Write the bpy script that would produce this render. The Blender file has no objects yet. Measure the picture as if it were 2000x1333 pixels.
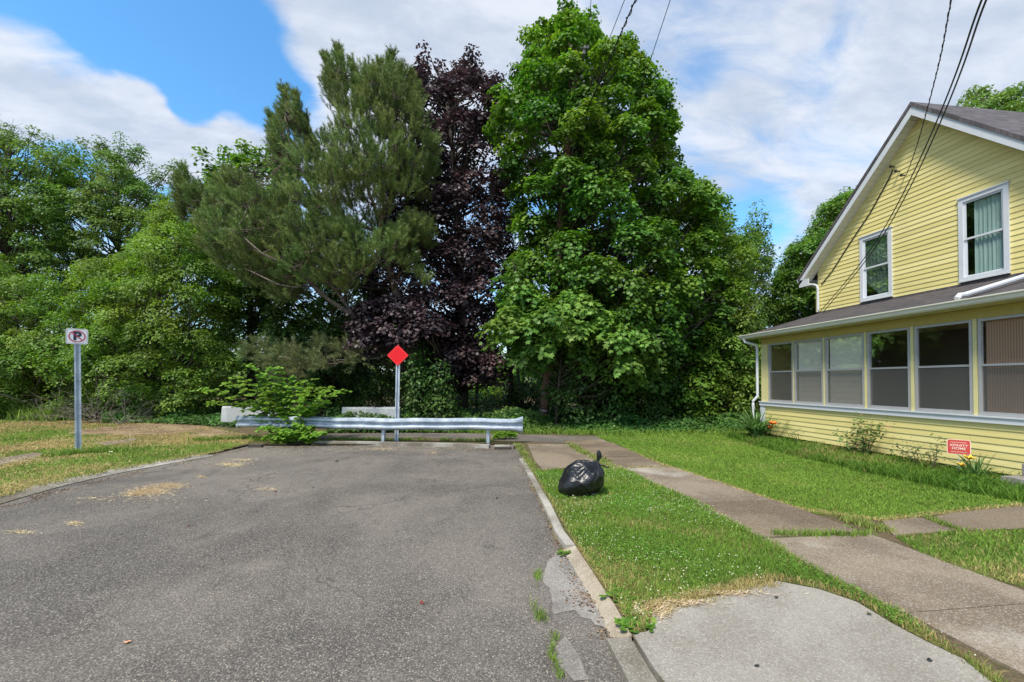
import bpy, math, random
import numpy as np
from mathutils import Vector, Matrix
R = math.radians
sc = bpy.context.scene
col = sc.collection

# ------------------------------------------------------------------ camera
F, CX, HY = 820.0, 1000.0, 746.0          # focal length in photo pixels, centre column, horizon row
PSI, PIT = R(7.15), R(0.8)
CAM = np.array([0.0, 0.0, 1.65])
cd = bpy.data.cameras.new('camera'); cam = bpy.data.objects.new('camera', cd); col.objects.link(cam)
cd.sensor_width = 36; cd.lens = 36*F/2000; cd.clip_end = 3000; cd.clip_start = .05
CYP = HY - F*math.tan(PIT)
cd.shift_y = (CYP-666.5)/2000
cam.location = CAM; cam.rotation_euler = (R(90)+PIT, 0, -PSI)
sc.camera = cam
FW = np.array([math.sin(PSI)*math.cos(PIT), math.cos(PSI)*math.cos(PIT), math.sin(PIT)])
RT = np.array([math.cos(PSI), -math.sin(PSI), 0.0]); UP = np.cross(RT, FW)
def at(px, py, d): return CAM + d*(FW + RT*(px-CX)/F - UP*(py-CYP)/F)
def gp(px, py, z=0.0):
    r = FW + RT*(px-CX)/F - UP*(py-CYP)/F
    return CAM + r*(z-CAM[2])/r[2]
def atX(px, py, X):
    r = FW + RT*(px-CX)/F - UP*(py-CYP)/F
    return CAM + r*X/r[0]

# ------------------------------------------------------------------ light, sky, exposure
SUN_EL, SUN_AZ = R(57), R(219)            # azimuth clockwise from +Y
sc.view_settings.view_transform = 'Standard'; sc.view_settings.look = 'None'
sc.view_settings.exposure = 1.1; sc.view_settings.gamma = 1
sl = bpy.data.lights.new('sun', 'SUN'); so = bpy.data.objects.new('sun', sl); col.objects.link(so)
sl.energy = 2.6; sl.angle = R(13); sl.color = (1, .93, .80)
sdir = Vector((math.sin(SUN_AZ)*math.cos(SUN_EL), math.cos(SUN_AZ)*math.cos(SUN_EL), math.sin(SUN_EL)))
so.rotation_euler = sdir.to_track_quat('Z', 'Y').to_euler()

class NT:
    """small node-tree helper"""
    def __init__(s, nt): s.nt = nt; s.nt.nodes.clear()
    def n(s, t, **k):
        x = s.nt.nodes.new(t)
        for a, b in k.items(): setattr(x, a, b)
        return x
    def l(s, a, b): s.nt.links.new(a, b)
    def val(s, x, sock):
        if isinstance(x, (int, float)): sock.default_value = x
        elif isinstance(x, (tuple, list)): sock.default_value = tuple(x)+((1,) if len(x) == 3 and len(sock.default_value) == 4 else ())
        else: s.l(x, sock)
    def math(s, op, a, b=0.0, c=None, clamp=False):
        m = s.n('ShaderNodeMath', operation=op, use_clamp=clamp)
        s.val(a, m.inputs[0]); s.val(b, m.inputs[1])
        if c is not None: s.val(c, m.inputs[2])
        return m.outputs[0]
    def mix(s, f, a, b):
        m = s.n('ShaderNodeMix', data_type='RGBA'); s.val(f, m.inputs[0]); s.val(a, m.inputs[6]); s.val(b, m.inputs[7]); return m.outputs[2]
    def noise(s, vec, scale, detail=4, rough=.55, dist=0):
        m = s.n('ShaderNodeTexNoise'); s.l(vec, m.inputs['Vector']) if vec else None
        m.inputs['Scale'].default_value = scale; m.inputs['Detail'].default_value = detail
        m.inputs['Roughness'].default_value = rough; m.inputs['Distortion'].default_value = dist
        return m.outputs['Fac']
    def vor(s, vec, scale, out='Distance', feature='F1'):
        m = s.n('ShaderNodeTexVoronoi', feature=feature); s.l(vec, m.inputs['Vector']); m.inputs['Scale'].default_value = scale
        return m.outputs[out]
    def ss(s, x, lo, hi, a=0.0, b=1.0):
        m = s.n('ShaderNodeMapRange', interpolation_type='SMOOTHSTEP'); s.val(x, m.inputs[0])
        for i, v in zip((1, 2, 3, 4), (lo, hi, a, b)): m.inputs[i].default_value = v
        return m.outputs[0]
    def mapping(s, vec, scale=(1, 1, 1), rot=(0, 0, 0), loc=(0, 0, 0)):
        m = s.n('ShaderNodeMapping'); s.l(vec, m.inputs[0]); m.inputs['Scale'].default_value = scale
        m.inputs['Rotation'].default_value = rot; m.inputs['Location'].default_value = loc; return m.outputs[0]

W = bpy.data.worlds.new('World'); sc.world = W; W.use_nodes = True
w = NT(W.node_tree)
sky = w.n('ShaderNodeTexSky', sky_type='NISHITA'); sky.sun_disc = False
sky.sun_elevation = SUN_EL; sky.sun_rotation = SUN_AZ; sky.air_density = 1.0; sky.dust_density = .3; sky.ozone_density = 3.0
tc = w.n('ShaderNodeTexCoord'); gd = tc.outputs['Generated']
sep = w.n('ShaderNodeSeparateXYZ'); w.l(gd, sep.inputs[0])
dz = w.math('ADD', w.math('MAXIMUM', sep.outputs[2], 0.0), .22)
cmb = w.n('ShaderNodeCombineXYZ'); w.l(w.math('DIVIDE', sep.outputs[0], dz), cmb.inputs[0]); w.l(w.math('DIVIDE', sep.outputs[1], dz), cmb.inputs[1])
pv = w.mapping(cmb.outputs[0], rot=(0, 0, R(-28)), scale=(1.0, 2.0, 1))
n1 = w.noise(pv, 1.4, 8, .56, .35)
n2 = w.noise(w.mapping(pv, loc=(3, 7, 1)), 4.5, 7, .6, .5)
wob = w.n('ShaderNodeTexNoise'); w.l(cmb.outputs[0], wob.inputs['Vector']); wob.inputs['Scale'].default_value = 2.2; wob.inputs['Detail'].default_value = 5
wv = w.n('ShaderNodeVectorMath', operation='SUBTRACT'); w.l(wob.outputs['Color'], wv.inputs[0]); wv.inputs[1].default_value = (.5, .5, .5)
wv2 = w.n('ShaderNodeVectorMath', operation='SCALE'); w.l(wv.outputs[0], wv2.inputs[0]); wv2.inputs[3].default_value = .17
gdw = w.n('ShaderNodeVectorMath', operation='ADD'); w.l(gd, gdw.inputs[0]); w.l(wv2.outputs[0], gdw.inputs[1])
def blob(px, py, rad, amp):
    """a clearing (amp<0) or cloud bank (amp>0) of the sky in one direction"""
    v = at(px, py, 1)-CAM; v = v/np.linalg.norm(v)
    dm = w.n('ShaderNodeVectorMath', operation='DISTANCE'); w.l(gdw.outputs[0], dm.inputs[0]); dm.inputs[1].default_value = tuple(v)
    return w.ss(dm.outputs['Value'], rad*.35, rad*1.15, amp, 0.0)
acc = w.math('ADD', w.math('MULTIPLY', n1, .95), w.math('MULTIPLY', n2, .80))
for a in [(230, 20, .20, -.55), (30, 20, .15, -.5), (430, 60, .13, -.5), (560, 110, .09, -.4), (450, 235, .10, -.55), (570, 215, .08, -.45), (340, 160, .09, -.5), (130, 60, .12, -.35),
          (0, 130, .12, .6), (100, 170, .11, .6), (200, 215, .10, .6), (300, 270, .10, .6), (0, 210, .08, .4), (400, 300, .11, .6), (480, 290, .08, .4), (480, 320, .09, .4), (120, 300, .055, -.7), (30, 270, .05, -.6), (200, 330, .04, -.4), (400, 440, .06, -.5),
          (800, 60, .3, .40), (640, 30, .14, .3), (1600, 250, .35, .16), (1350, 150, .05, -.12), (1650, 90, .06, -.12), (1440, 270, .05, -.12), (1560, 60, .05, .2), (1470, 420, .10, -.45), (1590, 150, .06, -.16), (1960, 60, .2, .3), (395, 158, .03, .42), (430, 168, .035, .5), (470, 178, .035, .5), (515, 188, .035, .5), (270, 180, .05, .35), (310, 190, .04, .3), (600, 100, .06, .3), (250, 180, .05, .2)]:
    acc = w.math('ADD', acc, blob(*a))
cmask = w.ss(acc, .50, 1.16)
shade = w.ss(w.math('ADD', w.math('MULTIPLY', w.noise(w.mapping(pv, loc=(9, 2, 4)), 2.4, 6, .6), .7), w.math('MULTIPLY', n2, .3)), .36, .62)
ccol = w.mix(shade, (.44, .50, .60), (.66, .69, .75))
bgs = w.n('ShaderNodeBackground'); bgc = w.n('ShaderNodeBackground')
hs = w.n('ShaderNodeHueSaturation'); hs.inputs['Saturation'].default_value = 1.22; hs.inputs['Hue'].default_value = .492; w.l(sky.outputs[0], hs.inputs['Color'])
w.l(hs.outputs[0], bgs.inputs[0]); bgs.inputs[1].default_value = .14
w.l(ccol, bgc.inputs[0]); bgc.inputs[1].default_value = .62
mx = w.n('ShaderNodeMixShader'); w.l(w.math('MULTIPLY', cmask, .93), mx.inputs[0]); w.l(bgs.outputs[0], mx.inputs[1]); w.l(bgc.outputs[0], mx.inputs[2])
wo = w.n('ShaderNodeOutputWorld'); w.l(mx.outputs[0], wo.inputs[0])

# ------------------------------------------------------------------ helpers
rng = np.random.default_rng(7); random.seed(7)
def nrm(v):
    v = np.asarray(v, float); return v/np.maximum(np.linalg.norm(v, axis=-1, keepdims=True), 1e-9)
def _h(i, j, k, s):
    n = (i*73856093) ^ (j*19349663) ^ (k*83492791) ^ (s*2654435)
    n = (n ^ (n >> 13))*1274126177 & 0x7fffffff
    return ((n ^ (n >> 16)) & 0xffff)/65535.0
def vn(p, sc_=1.0, seed=1):
    """value noise 0..1 at points (N,3)"""
    p = np.asarray(p, float)*sc_; i = np.floor(p).astype(np.int64); f = p-i; f = f*f*(3-2*f); o = 0
    for a in (0, 1):
        for b in (0, 1):
            for c in (0, 1):
                wgt = (f[:, 0] if a else 1-f[:, 0])*(f[:, 1] if b else 1-f[:, 1])*(f[:, 2] if c else 1-f[:, 2])
                o = o+wgt*_h(i[:, 0]+a, i[:, 1]+b, i[:, 2]+c, seed)
    return o
ORG = {}
def tag(o, label, cat, group=None, kind=None):
    if label: o['label'] = label
    if cat: o['category'] = cat
    if group: o['group'] = group
    if kind: o['kind'] = kind
    return o
def empty(name, loc, label, cat, group=None):
    o = bpy.data.objects.new(name, None); col.objects.link(o); o.location = [float(x) for x in loc]; ORG[o] = np.array(loc, float)
    o.empty_display_size = .2
    return tag(o, label, cat, group)
def link(name, me, mat, parent=None, label=None, cat=None, group=None, kind=None, smooth=False, keep=False):
    """links a mesh given in world coordinates, its origin moved to its thing's base"""
    o = bpy.data.objects.new(name, me); col.objects.link(o); me.materials.append(mat)
    if parent is not None:
        org = ORG[parent]; o.parent = parent
        ORG[o] = org
    elif kind in ('structure', 'stuff') or keep: org = np.zeros(3); ORG[o] = org
    else:
        co = np.empty(len(me.vertices)*3, np.float32); me.vertices.foreach_get('co', co); co = co.reshape(-1, 3)
        a, b = co.min(0), co.max(0); org = np.array([(a[0]+b[0])/2, (a[1]+b[1])/2, a[2]], float); o.location = [float(x) for x in org]; ORG[o] = org
    if np.any(org): me.transform(Matrix.Translation([-float(x) for x in org]))
    if smooth: me.polygons.foreach_set('use_smooth', np.ones(len(me.polygons), bool))
    if label or cat or kind or group: tag(o, label, cat, group, kind)
    return o
class MB:
    def __init__(s): s.v = []; s.f = []
    def add(s, vs, fs):
        b = len(s.v); s.v += [tuple(float(c) for c in x) for x in vs]; s.f += [tuple(b+i for i in f) for f in fs]; return s
    def box(s, a, b):
        x0, y0, z0 = a; x1, y1, z1 = b
        return s.add([(x0, y0, z0), (x1, y0, z0), (x1, y1, z0), (x0, y1, z0), (x0, y0, z1), (x1, y0, z1), (x1, y1, z1), (x0, y1, z1)],
                     [(0, 3, 2, 1), (4, 5, 6, 7), (0, 1, 5, 4), (1, 2, 6, 5), (2, 3, 7, 6), (3, 0, 4, 7)])
    def obox(s, c, ux, uy, uz, h):
        c, ux, uy, uz = map(lambda t: np.array(t, float), (c, ux, uy, uz))
        vs = [c+ux*h[0]*a+uy*h[1]*b+uz*h[2]*e for e in (-1, 1) for a, b in ((-1, -1), (1, -1), (1, 1), (-1, 1))]
        return s.add(vs, [(0, 3, 2, 1), (4, 5, 6, 7), (0, 1, 5, 4), (1, 2, 6, 5), (2, 3, 7, 6), (3, 0, 4, 7)])
    def prism(s, poly, z0, z1):
        n = len(poly)
        ar = sum(poly[i][0]*poly[(i+1) % n][1]-poly[(i+1) % n][0]*poly[i][1] for i in range(n))
        if ar < 0: poly = list(poly)[::-1]
        vs = [(p[0], p[1], z0) for p in poly]+[(p[0], p[1], z1) for p in poly]
        return s.add(vs, [tuple(range(n))[::-1], tuple(range(n, 2*n))]+[(i, (i+1) % n, n+(i+1) % n, n+i) for i in range(n)])
    def extr(s, prof, p0, p1):
        """profile points (3-vectors offsets) swept from p0 to p1, closed"""
        n = len(prof); p0 = np.array(p0, float); p1 = np.array(p1, float)
        vs = [p0+np.array(q) for q in prof]+[p1+np.array(q) for q in prof]
        return s.add(vs, [tuple(range(n))[::-1], tuple(range(n, 2*n))]+[(i, (i+1) % n, n+(i+1) % n, n+i) for i in range(n)])
    def tube(s, pts, rad, n=8, cap=True):
        pts = np.array(pts, float); m = len(pts); rad = np.full(m, rad, float) if np.isscalar(rad) else np.array(rad, float)
        b = len(s.v); ref = np.array([.31, .17, .93])
        for i in range(m):
            t = pts[min(i+1, m-1)]-pts[max(i-1, 0)]; t = t/(np.linalg.norm(t)+1e-9)
            a = np.cross(t, ref); a = a/(np.linalg.norm(a)+1e-9) if np.linalg.norm(a) > 1e-3 else np.array([1., 0, 0]); c = np.cross(t, a)
            for k in range(n):
                q = 2*math.pi*k/n; s.v.append(tuple(float(z) for z in pts[i]+rad[i]*(a*math.cos(q)+c*math.sin(q))))
        for i in range(m-1):
            for k in range(n):
                s.f.append((b+i*n+k, b+i*n+(k+1) % n, b+(i+1)*n+(k+1) % n, b+(i+1)*n+k))
        if cap: s.f.append(tuple(b+k for k in range(n))[::-1]); s.f.append(tuple(b+(m-1)*n+k for k in range(n)))
        return s
    def build(s, name, mat, parent=None, **k):
        me = bpy.data.meshes.new(name); me.from_pydata(s.v, [], s.f); me.update()
        return link(name, me, mat, parent, **k)
def nmesh(name, V, Fc, attrs=None):
    """mesh from numpy verts and an (M,k) face array; attrs: per-face floats"""
    V = np.ascontiguousarray(V, np.float32); Fc = np.ascontiguousarray(Fc, np.int32); m, k = Fc.shape
    me = bpy.data.meshes.new(name); me.vertices.add(len(V)); me.vertices.foreach_set('co', V.ravel())
    me.loops.add(m*k); me.loops.foreach_set('vertex_index', Fc.ravel())
    me.polygons.add(m); me.polygons.foreach_set('loop_start', np.arange(0, m*k, k, dtype=np.int32))
    try: me.polygons.foreach_set('loop_total', np.full(m, k, np.int32))
    except Exception: pass
    me.update(calc_edges=True)
    for a, v in (attrs or {}).items():
        at_ = me.attributes.new(a, 'FLOAT', 'FACE'); at_.data.foreach_set('value', np.ascontiguousarray(v, np.float32))
    return me
LEAF = (np.array([(0, 0, 0), (.27, .28, -.05), (.25, .68, -.1), (0, 1, -.12), (-.25, .68, -.1), (-.27, .28, -.05)]), np.array([(0, 1, 2, 3), (0, 3, 4, 5)]))
NARROW = (np.array([(0, 0, 0), (.15, .35, -.04), (.12, .7, -.1), (0, 1, -.16), (-.12, .7, -.1), (-.15, .35, -.04)]), np.array([(0, 1, 2, 3), (0, 3, 4, 5)]))
MAPLE = (np.array([(0, 0, 0), (.55, .08, -.10), (.33, .33, -.03), (.58, .62, -.14), (.22, .66, -.05), (0, 1.05, -.16), (-.22, .66, -.05), (-.58, .62, -.14), (-.33, .33, -.03), (-.55, .08, -.10)]),
         np.array([(0, 1, 2, 3, 4, 5), (0, 5, 6, 7, 8, 9)]))
ROUND = (np.array([(0, 0, 0), (.4, .2, -.05), (.42, .6, -.1), (0, .95, -.1), (-.42, .6, -.1), (-.4, .2, -.05)]), np.array([(0, 1, 2, 3), (0, 3, 4, 5)]))
def leaves(name, P, N, D, S, tint, tpl=LEAF):
    T, Fc = tpl; N = nrm(N); D = nrm(D-N*np.sum(D*N, 1, keepdims=True)); X = np.cross(D, N)
    V = P[:, None, :]+S[:, None, None]*(T[None, :, 0, None]*X[:, None, :]+T[None, :, 1, None]*D[:, None, :]+T[None, :, 2, None]*N[:, None, :])
    k = len(T); n = len(P)
    FF = (np.arange(n)[:, None, None]*k+Fc[None]).reshape(-1, Fc.shape[1])
    return nmesh(name, V.reshape(-1, 3), FF, {'tint': np.repeat(np.clip(tint, 0, 1), len(Fc))})

# ------------------------------------------------------------------ materials
def mat(name): m = bpy.data.materials.new(name); m.use_nodes = True; return m, NT(m.node_tree)
def finish(t, shader, disp=None):
    o = t.n('ShaderNodeOutputMaterial'); t.l(shader, o.inputs[0])
def prin(t, colr, rough=.7, metal=0.0, spec=.4, bump=None, bstr=.3, bdist=.01, coat=0.0):
    p = t.n('ShaderNodeBsdfPrincipled'); t.val(colr, p.inputs['Base Color']); t.val(rough, p.inputs['Roughness'])
    p.inputs['Metallic'].default_value = metal; p.inputs['Specular IOR Level'].default_value = spec; p.inputs['Coat Weight'].default_value = coat
    if bump is not None:
        b = t.n('ShaderNodeBump'); b.inputs['Strength'].default_value = bstr; b.inputs['Distance'].default_value = bdist; t.l(bump, b.inputs['Height']); t.l(b.outputs[0], p.inputs['Normal'])
    return p.outputs[0]
def oc(t): return t.n('ShaderNodeTexCoord').outputs['Object']
def geo(t): return t.n('ShaderNodeNewGeometry').outputs['Position']
def island(t, c, amt):
    g_ = t.n('ShaderNodeNewGeometry').outputs['Random Per Island']; h = t.n('ShaderNodeHueSaturation'); t.l(c, h.inputs['Color']); t.l(t.ss(g_, 0, 1, 1-amt, 1+amt), h.inputs['Value']); t.l(t.ss(g_, 0, 1, 1+amt*.6, 1-amt*.6), h.inputs['Saturation']); return h.outputs[0]
def paint(name, c, rough=.6, metal=0.0, dirt=.25, scale=6, dirtc=None, bump=.1, stretch=(1, 1, 1), spec=.4, isl=0.0):
    m, t = mat(name); v = t.mapping(geo(t), scale=stretch); n = t.noise(v, scale, 6, .65); d = t.ss(n, .45, .75, 0, 1)
    dc = dirtc or tuple(x*.55 for x in c)
    cc = t.mix(t.math('MULTIPLY', d, dirt), c, dc)
    if isl: cc = island(t, cc, isl)
    finish(t, prin(t, cc, t.math('ADD', rough, t.math('MULTIPLY', n, .15)), metal, spec, t.noise(v, 60, 3), bump, .004)); return m
def leafmat(name, dark, mid, light, trans=.35, rough=.5, spec=.3):
    m, t = mat(name); a = t.n('ShaderNodeAttribute', attribute_name='tint').outputs['Fac']
    r = t.n('ShaderNodeValToRGB'); t.l(a, r.inputs[0]); e = r.color_ramp.elements
    e[0].position = .1; e[0].color = dark+(1,); e[1].position = .95; e[1].color = light+(1,); x = e.new(.5); x.color = mid+(1,)
    big = t.noise(geo(t), .6, 2); h = t.n('ShaderNodeHueSaturation'); t.l(r.outputs[0], h.inputs['Color']); t.l(t.ss(big, .3, .7, .485, .515), h.inputs['Hue']); t.l(t.ss(big, .3, .7, .85, 1.15), h.inputs['Value'])
    p = prin(t, h.outputs[0], rough, 0, spec); tr = t.n('ShaderNodeBsdfTranslucent')
    h2 = t.n('ShaderNodeHueSaturation'); t.l(h.outputs[0], h2.inputs['Color']); h2.inputs['Saturation'].default_value = 1.1; h2.inputs['Value'].default_value = 1.4; t.l(h2.outputs[0], tr.inputs[0])
    s = t.n('ShaderNodeMixShader'); s.inputs[0].default_value = trans; t.l(p, s.inputs[1]); t.l(tr.outputs[0], s.inputs[2]); finish(t, s.outputs[0]); return m
M = {}
M['maple'] = leafmat('maple_leaves', (.04, .105, .015), (.098, .21, .026), (.225, .355, .05))
M['maple2'] = leafmat('low_maple_leaves', (.06, .135, .025), (.12, .235, .04), (.24, .38, .07))
M['purple'] = leafmat('purple_leaves', (.024, .016, .022), (.052, .032, .040), (.11, .058, .062), trans=.22, spec=.5)
M['pine'] = leafmat('pine_needles', (.07, .125, .032), (.165, .235, .06), (.34, .39, .13), trans=.15)
M['pinebrown'] = leafmat('dull_pine_needles', (.08, .115, .04), (.16, .19, .07), (.28, .28, .13), trans=.15)
M['yellowgreen'] = leafmat('boxelder_leaves', (.065, .135, .018), (.14, .245, .032), (.26, .37, .06), trans=.4)
M['midgreen'] = leafmat('elm_leaves', (.055, .12, .022), (.115, .21, .034), (.22, .31, .065), trans=.35)
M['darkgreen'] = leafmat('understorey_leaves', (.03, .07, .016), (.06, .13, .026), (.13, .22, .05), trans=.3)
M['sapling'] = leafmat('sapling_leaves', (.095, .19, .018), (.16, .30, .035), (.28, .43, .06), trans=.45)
M['ivy'] = leafmat('ivy_leaves', (.03, .08, .018), (.065, .15, .03), (.14, .26, .05), trans=.25)
M['iris'] = leafmat('iris_leaves', (.07, .16, .04), (.13, .25, .07), (.28, .42, .15), trans=.3)
M['rose'] = leafmat('rose_leaves', (.09, .17, .04), (.17, .28, .07), (.38, .20, .10), trans=.3)
M['orange'] = paint('orange_petals', (.85, .18, .02), .5, dirt=0); M['yellow'] = paint('yellow_petals', (.85, .52, .04), .5, dirt=0); M['maroon'] = paint('maroon_petals', (.16, .02, .03), .5, dirt=0)
M['clover'] = paint('clover_white', (.60, .60, .42), .8, dirt=.3)
def bark(name, c1, c2):
    m, t = mat(name); v = t.mapping(geo(t), scale=(9, 9, 2)); n = t.noise(v, 3, 8, .7)
    finish(t, prin(t, t.mix(t.ss(n, .35, .65), c1, c2), .9, 0, .2, n, .8, .03)); return m
M['bark'] = bark('grey_brown_bark', (.035, .028, .022), (.12, .10, .08)); M['pinebark'] = bark('pine_bark', (.06, .045, .035), (.22, .18, .15))
M['deadwood'] = bark('dead_twigs', (.12, .10, .085), (.30, .26, .22)); M['pole'] = bark('pole_wood', (.07, .04, .028), (.20, .125, .09))
def grassmat():
    m, t = mat('grass_blades'); a = t.n('ShaderNodeAttribute', attribute_name='tint').outputs['Fac']; d = t.n('ShaderNodeAttribute', attribute_name='dry').outputs['Fac']
    g = t.mix(a, (.085, .19, .02), (.24, .38, .055)); y = t.mix(a, (.32, .25, .10), (.62, .49, .22)); c = t.mix(d, g, y)
    p = prin(t, c, .6, 0, .25); tr = t.n('ShaderNodeBsdfTranslucent'); t.l(c, tr.inputs[0]); s = t.n('ShaderNodeMixShader'); s.inputs[0].default_value = .35
    t.l(p, s.inputs[1]); t.l(tr.outputs[0], s.inputs[2]); finish(t, s.outputs[0]); return m
M['grass'] = grassmat()
def turf():
    m, t = mat('turf_soil'); v = geo(t); n = t.noise(v, 1.1, 5, .6); f = t.noise(v, 40, 4, .7)
    c = t.mix(t.ss(n, .4, .65), (.10, .15, .03), (.2, .17, .06)); c = t.mix(t.ss(f, .4, .7), c, (.05, .045, .025)); finish(t, prin(t, c, .95, 0, .1, f, .6, .02)); return m
M['turf'] = turf()
def soil():
    m, t = mat('leaf_litter'); v = geo(t); n = t.noise(v, .8, 6, .6); f = t.noise(v, 22, 5, .7)
    c = t.mix(t.ss(n, .4, .65), (.05, .065, .02), (.11, .08, .05)); c = t.mix(t.ss(f, .35, .7), c, (.16, .12, .075)); finish(t, prin(t, c, .95, 0, .1, f, .8, .03)); return m
M['soil'] = soil()
def dryfield():
    m, t = mat('dry_turf'); v = geo(t); n = t.noise(v, .9, 6, .65); f = t.noise(v, 30, 5, .7)
    c = t.mix(t.ss(n, .42, .62), (.14, .15, .05), (.34, .27, .13)); c = t.mix(t.ss(f, .45, .75), c, (.12, .08, .045)); finish(t, prin(t, c, .95, 0, .1, f, .6, .02)); return m
M['dryturf'] = dryfield()
def dirtm():
    m, t = mat('brown_dirt'); v = geo(t); n = t.noise(v, 1.6, 6, .7); f = t.noise(v, 26, 5, .75); c = t.mix(t.ss(n, .38, .62), (.13, .085, .05), (.26, .19, .115)); c = t.mix(t.ss(f, .45, .7), c, (.34, .26, .16)); finish(t, prin(t, c, .95, 0, .1, f, .8, .02)); return m
M['dirt'] = dirtm()
def asphalt():
    m, t = mat('asphalt'); v = geo(t); big = t.noise(v, .35, 5, .6, .4); med = t.noise(t.mapping(v, scale=(1.4, .8, 1)), 1.7, 6, .65, .6)
    c = t.mix(t.ss(big, .38, .62), (.070, .063, .056), (.150, .131, .112))
    c = t.mix(t.math('MULTIPLY', t.ss(med, .50, .70), .7), c, (.052, .046, .042))
    c = t.mix(t.math('MULTIPLY', t.ss(t.noise(v, .9, 6, .7), .54, .72), .6), c, (.22, .19, .155))
    # old oil stain near the far kerb
    sp = t.n('ShaderNodeVectorMath', operation='DISTANCE'); vm = t.mapping(v, scale=(1, 1.3, 1)); t.l(vm, sp.inputs[0]); g = gp(885, 903); sp.inputs[1].default_value = (g[0], g[1]*1.3, 0)
    d = t.math('ADD', sp.outputs['Value'], t.math('MULTIPLY', t.noise(v, 2.2, 5), 1.4)); c = t.mix(t.math('MULTIPLY', t.ss(d, .7, 1.6, 1, 0), .6), c, (.04, .036, .033))
    # aggregate
    vc = t.n('ShaderNodeTexVoronoi'); t.l(v, vc.inputs['Vector']); vc.inputs['Scale'].default_value = 58
    sx = t.n('ShaderNodeSeparateColor'); t.l(vc.outputs['Color'], sx.inputs[0]); inside = t.ss(vc.outputs['Distance'], .25, .42, 1, 0)
    st = t.mix(sx.outputs[1], (.46, .40, .32), (.24, .22, .19)); c = t.mix(t.math('MULTIPLY', t.math('MULTIPLY', t.ss(sx.outputs[0], .55, .8), inside), .75), c, st)
    v2 = t.n('ShaderNodeTexVoronoi'); t.l(v, v2.inputs['Vector']); v2.inputs['Scale'].default_value = 150; s2 = t.n('ShaderNodeSeparateColor'); t.l(v2.outputs['Color'], s2.inputs[0])
    c = t.mix(t.math('MULTIPLY', t.ss(s2.outputs[0], .5, .95), .5), c, (.33, .3, .26)); c = t.mix(t.math('MULTIPLY', t.ss(s2.outputs[1], .6, .95), .5), c, (.03, .03, .03))
    # cracks
    cr = t.n('ShaderNodeTexVoronoi', feature='DISTANCE_TO_EDGE'); cv = t.n('ShaderNodeVectorMath', operation='ADD'); t.l(v, cv.inputs[0])
    nn = t.n('ShaderNodeTexNoise'); t.l(v, nn.inputs['Vector']); nn.inputs['Scale'].default_value = 2.5; nn.inputs['Detail'].default_value = 5; t.l(nn.outputs['Color'], cv.inputs[1]); t.l(cv.outputs[0], cr.inputs['Vector']); cr.inputs['Scale'].default_value = .26
    ck = t.math('MULTIPLY', t.ss(cr.outputs['Distance'], 0, .008, 1, 0), t.ss(big, .46, .54)); c = t.mix(t.math('MULTIPLY', ck, .45), c, (.03, .027, .025))
    h = t.math('SUBTRACT', t.math('ADD', vc.outputs['Distance'], t.math('MULTIPLY', t.noise(v, 120, 3), .6)), t.math('MULTIPLY', ck, 2.0))
    finish(t, prin(t, c, t.ss(med, .3, .7, .72, .92), 0, .3, h, .5, .006)); return m
M['asphalt'] = asphalt()
def concrete(name, c1, c2, edge, stain=.5, crack=True):
    m, t = mat(name); v = geo(t); big = t.noise(v, .9, 6, .62, .3); f = t.noise(v, 55, 5, .75)
    c = t.mix(t.math('MULTIPLY', t.ss(big, .40, .60), stain), c1, c2)
    c = t.mix(t.math('MULTIPLY', t.ss(t.noise(t.mapping(v, loc=(5, 3, 0)), .55, 5, .6), .56, .68), .8), c, edge)
    vc = t.n('ShaderNodeTexVoronoi'); t.l(v, vc.inputs['Vector']); vc.inputs['Scale'].default_value = 130; s2 = t.n('ShaderNodeSeparateColor'); t.l(vc.outputs['Color'], s2.inputs[0])
    c = t.mix(t.math('MULTIPLY', t.ss(s2.outputs[0], .6, 1), .38), c, (.48, .46, .42)); c = t.mix(t.math('MULTIPLY', t.ss(s2.outputs[1], .7, 1), .45), c, tuple(x*.4 for x in c1))
    c = t.mix(t.math('MULTIPLY', t.ss(t.noise(v, 9, 4, .7), .62, .8), .35), c, tuple(x*.5 for x in c1))
    if crack:
        cr = t.n('ShaderNodeTexVoronoi', feature='DISTANCE_TO_EDGE'); cv = t.n('ShaderNodeVectorMath', operation='ADD'); t.l(v, cv.inputs[0])
        nn = t.n('ShaderNodeTexNoise'); t.l(v, nn.inputs['Vector']); nn.inputs['Scale'].default_value = 3; nn.inputs['Detail'].default_value = 5; t.l(nn.outputs['Color'], cv.inputs[1]); t.l(cv.outputs[0], cr.inputs['Vector']); cr.inputs['Scale'].default_value = .35
        c = t.mix(t.math('MULTIPLY', t.math('MULTIPLY', t.ss(cr.outputs['Distance'], 0, .005, 1, 0), t.ss(big, .5, .6)), .6), c, (.05, .045, .04))
    c = island(t, c, .13)
    finish(t, prin(t, c, .9, 0, .2, f, .45, .006)); return m
M['apron'] = concrete('apron_concrete', (.275, .255, .220), (.20, .18, .15), (.33, .31, .275), .8, False)
M['walk'] = concrete('stained_sidewalk', (.20, .155, .105), (.12, .088, .058), (.34, .31, .26), .9)
M['kerb'] = concrete('kerb_concrete', (.30, .28, .24), (.14, .12, .09), (.38, .36, .32), 1.0, False)
M['rubble'] = concrete('broken_gutter_concrete', (.24, .22, .2), (.13, .12, .11), (.38, .37, .35), .9, False)
M['block'] = concrete('white_barrier_concrete', (.42, .44, .45), (.24, .255, .25), (.52, .55, .57), .6, False)
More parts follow.
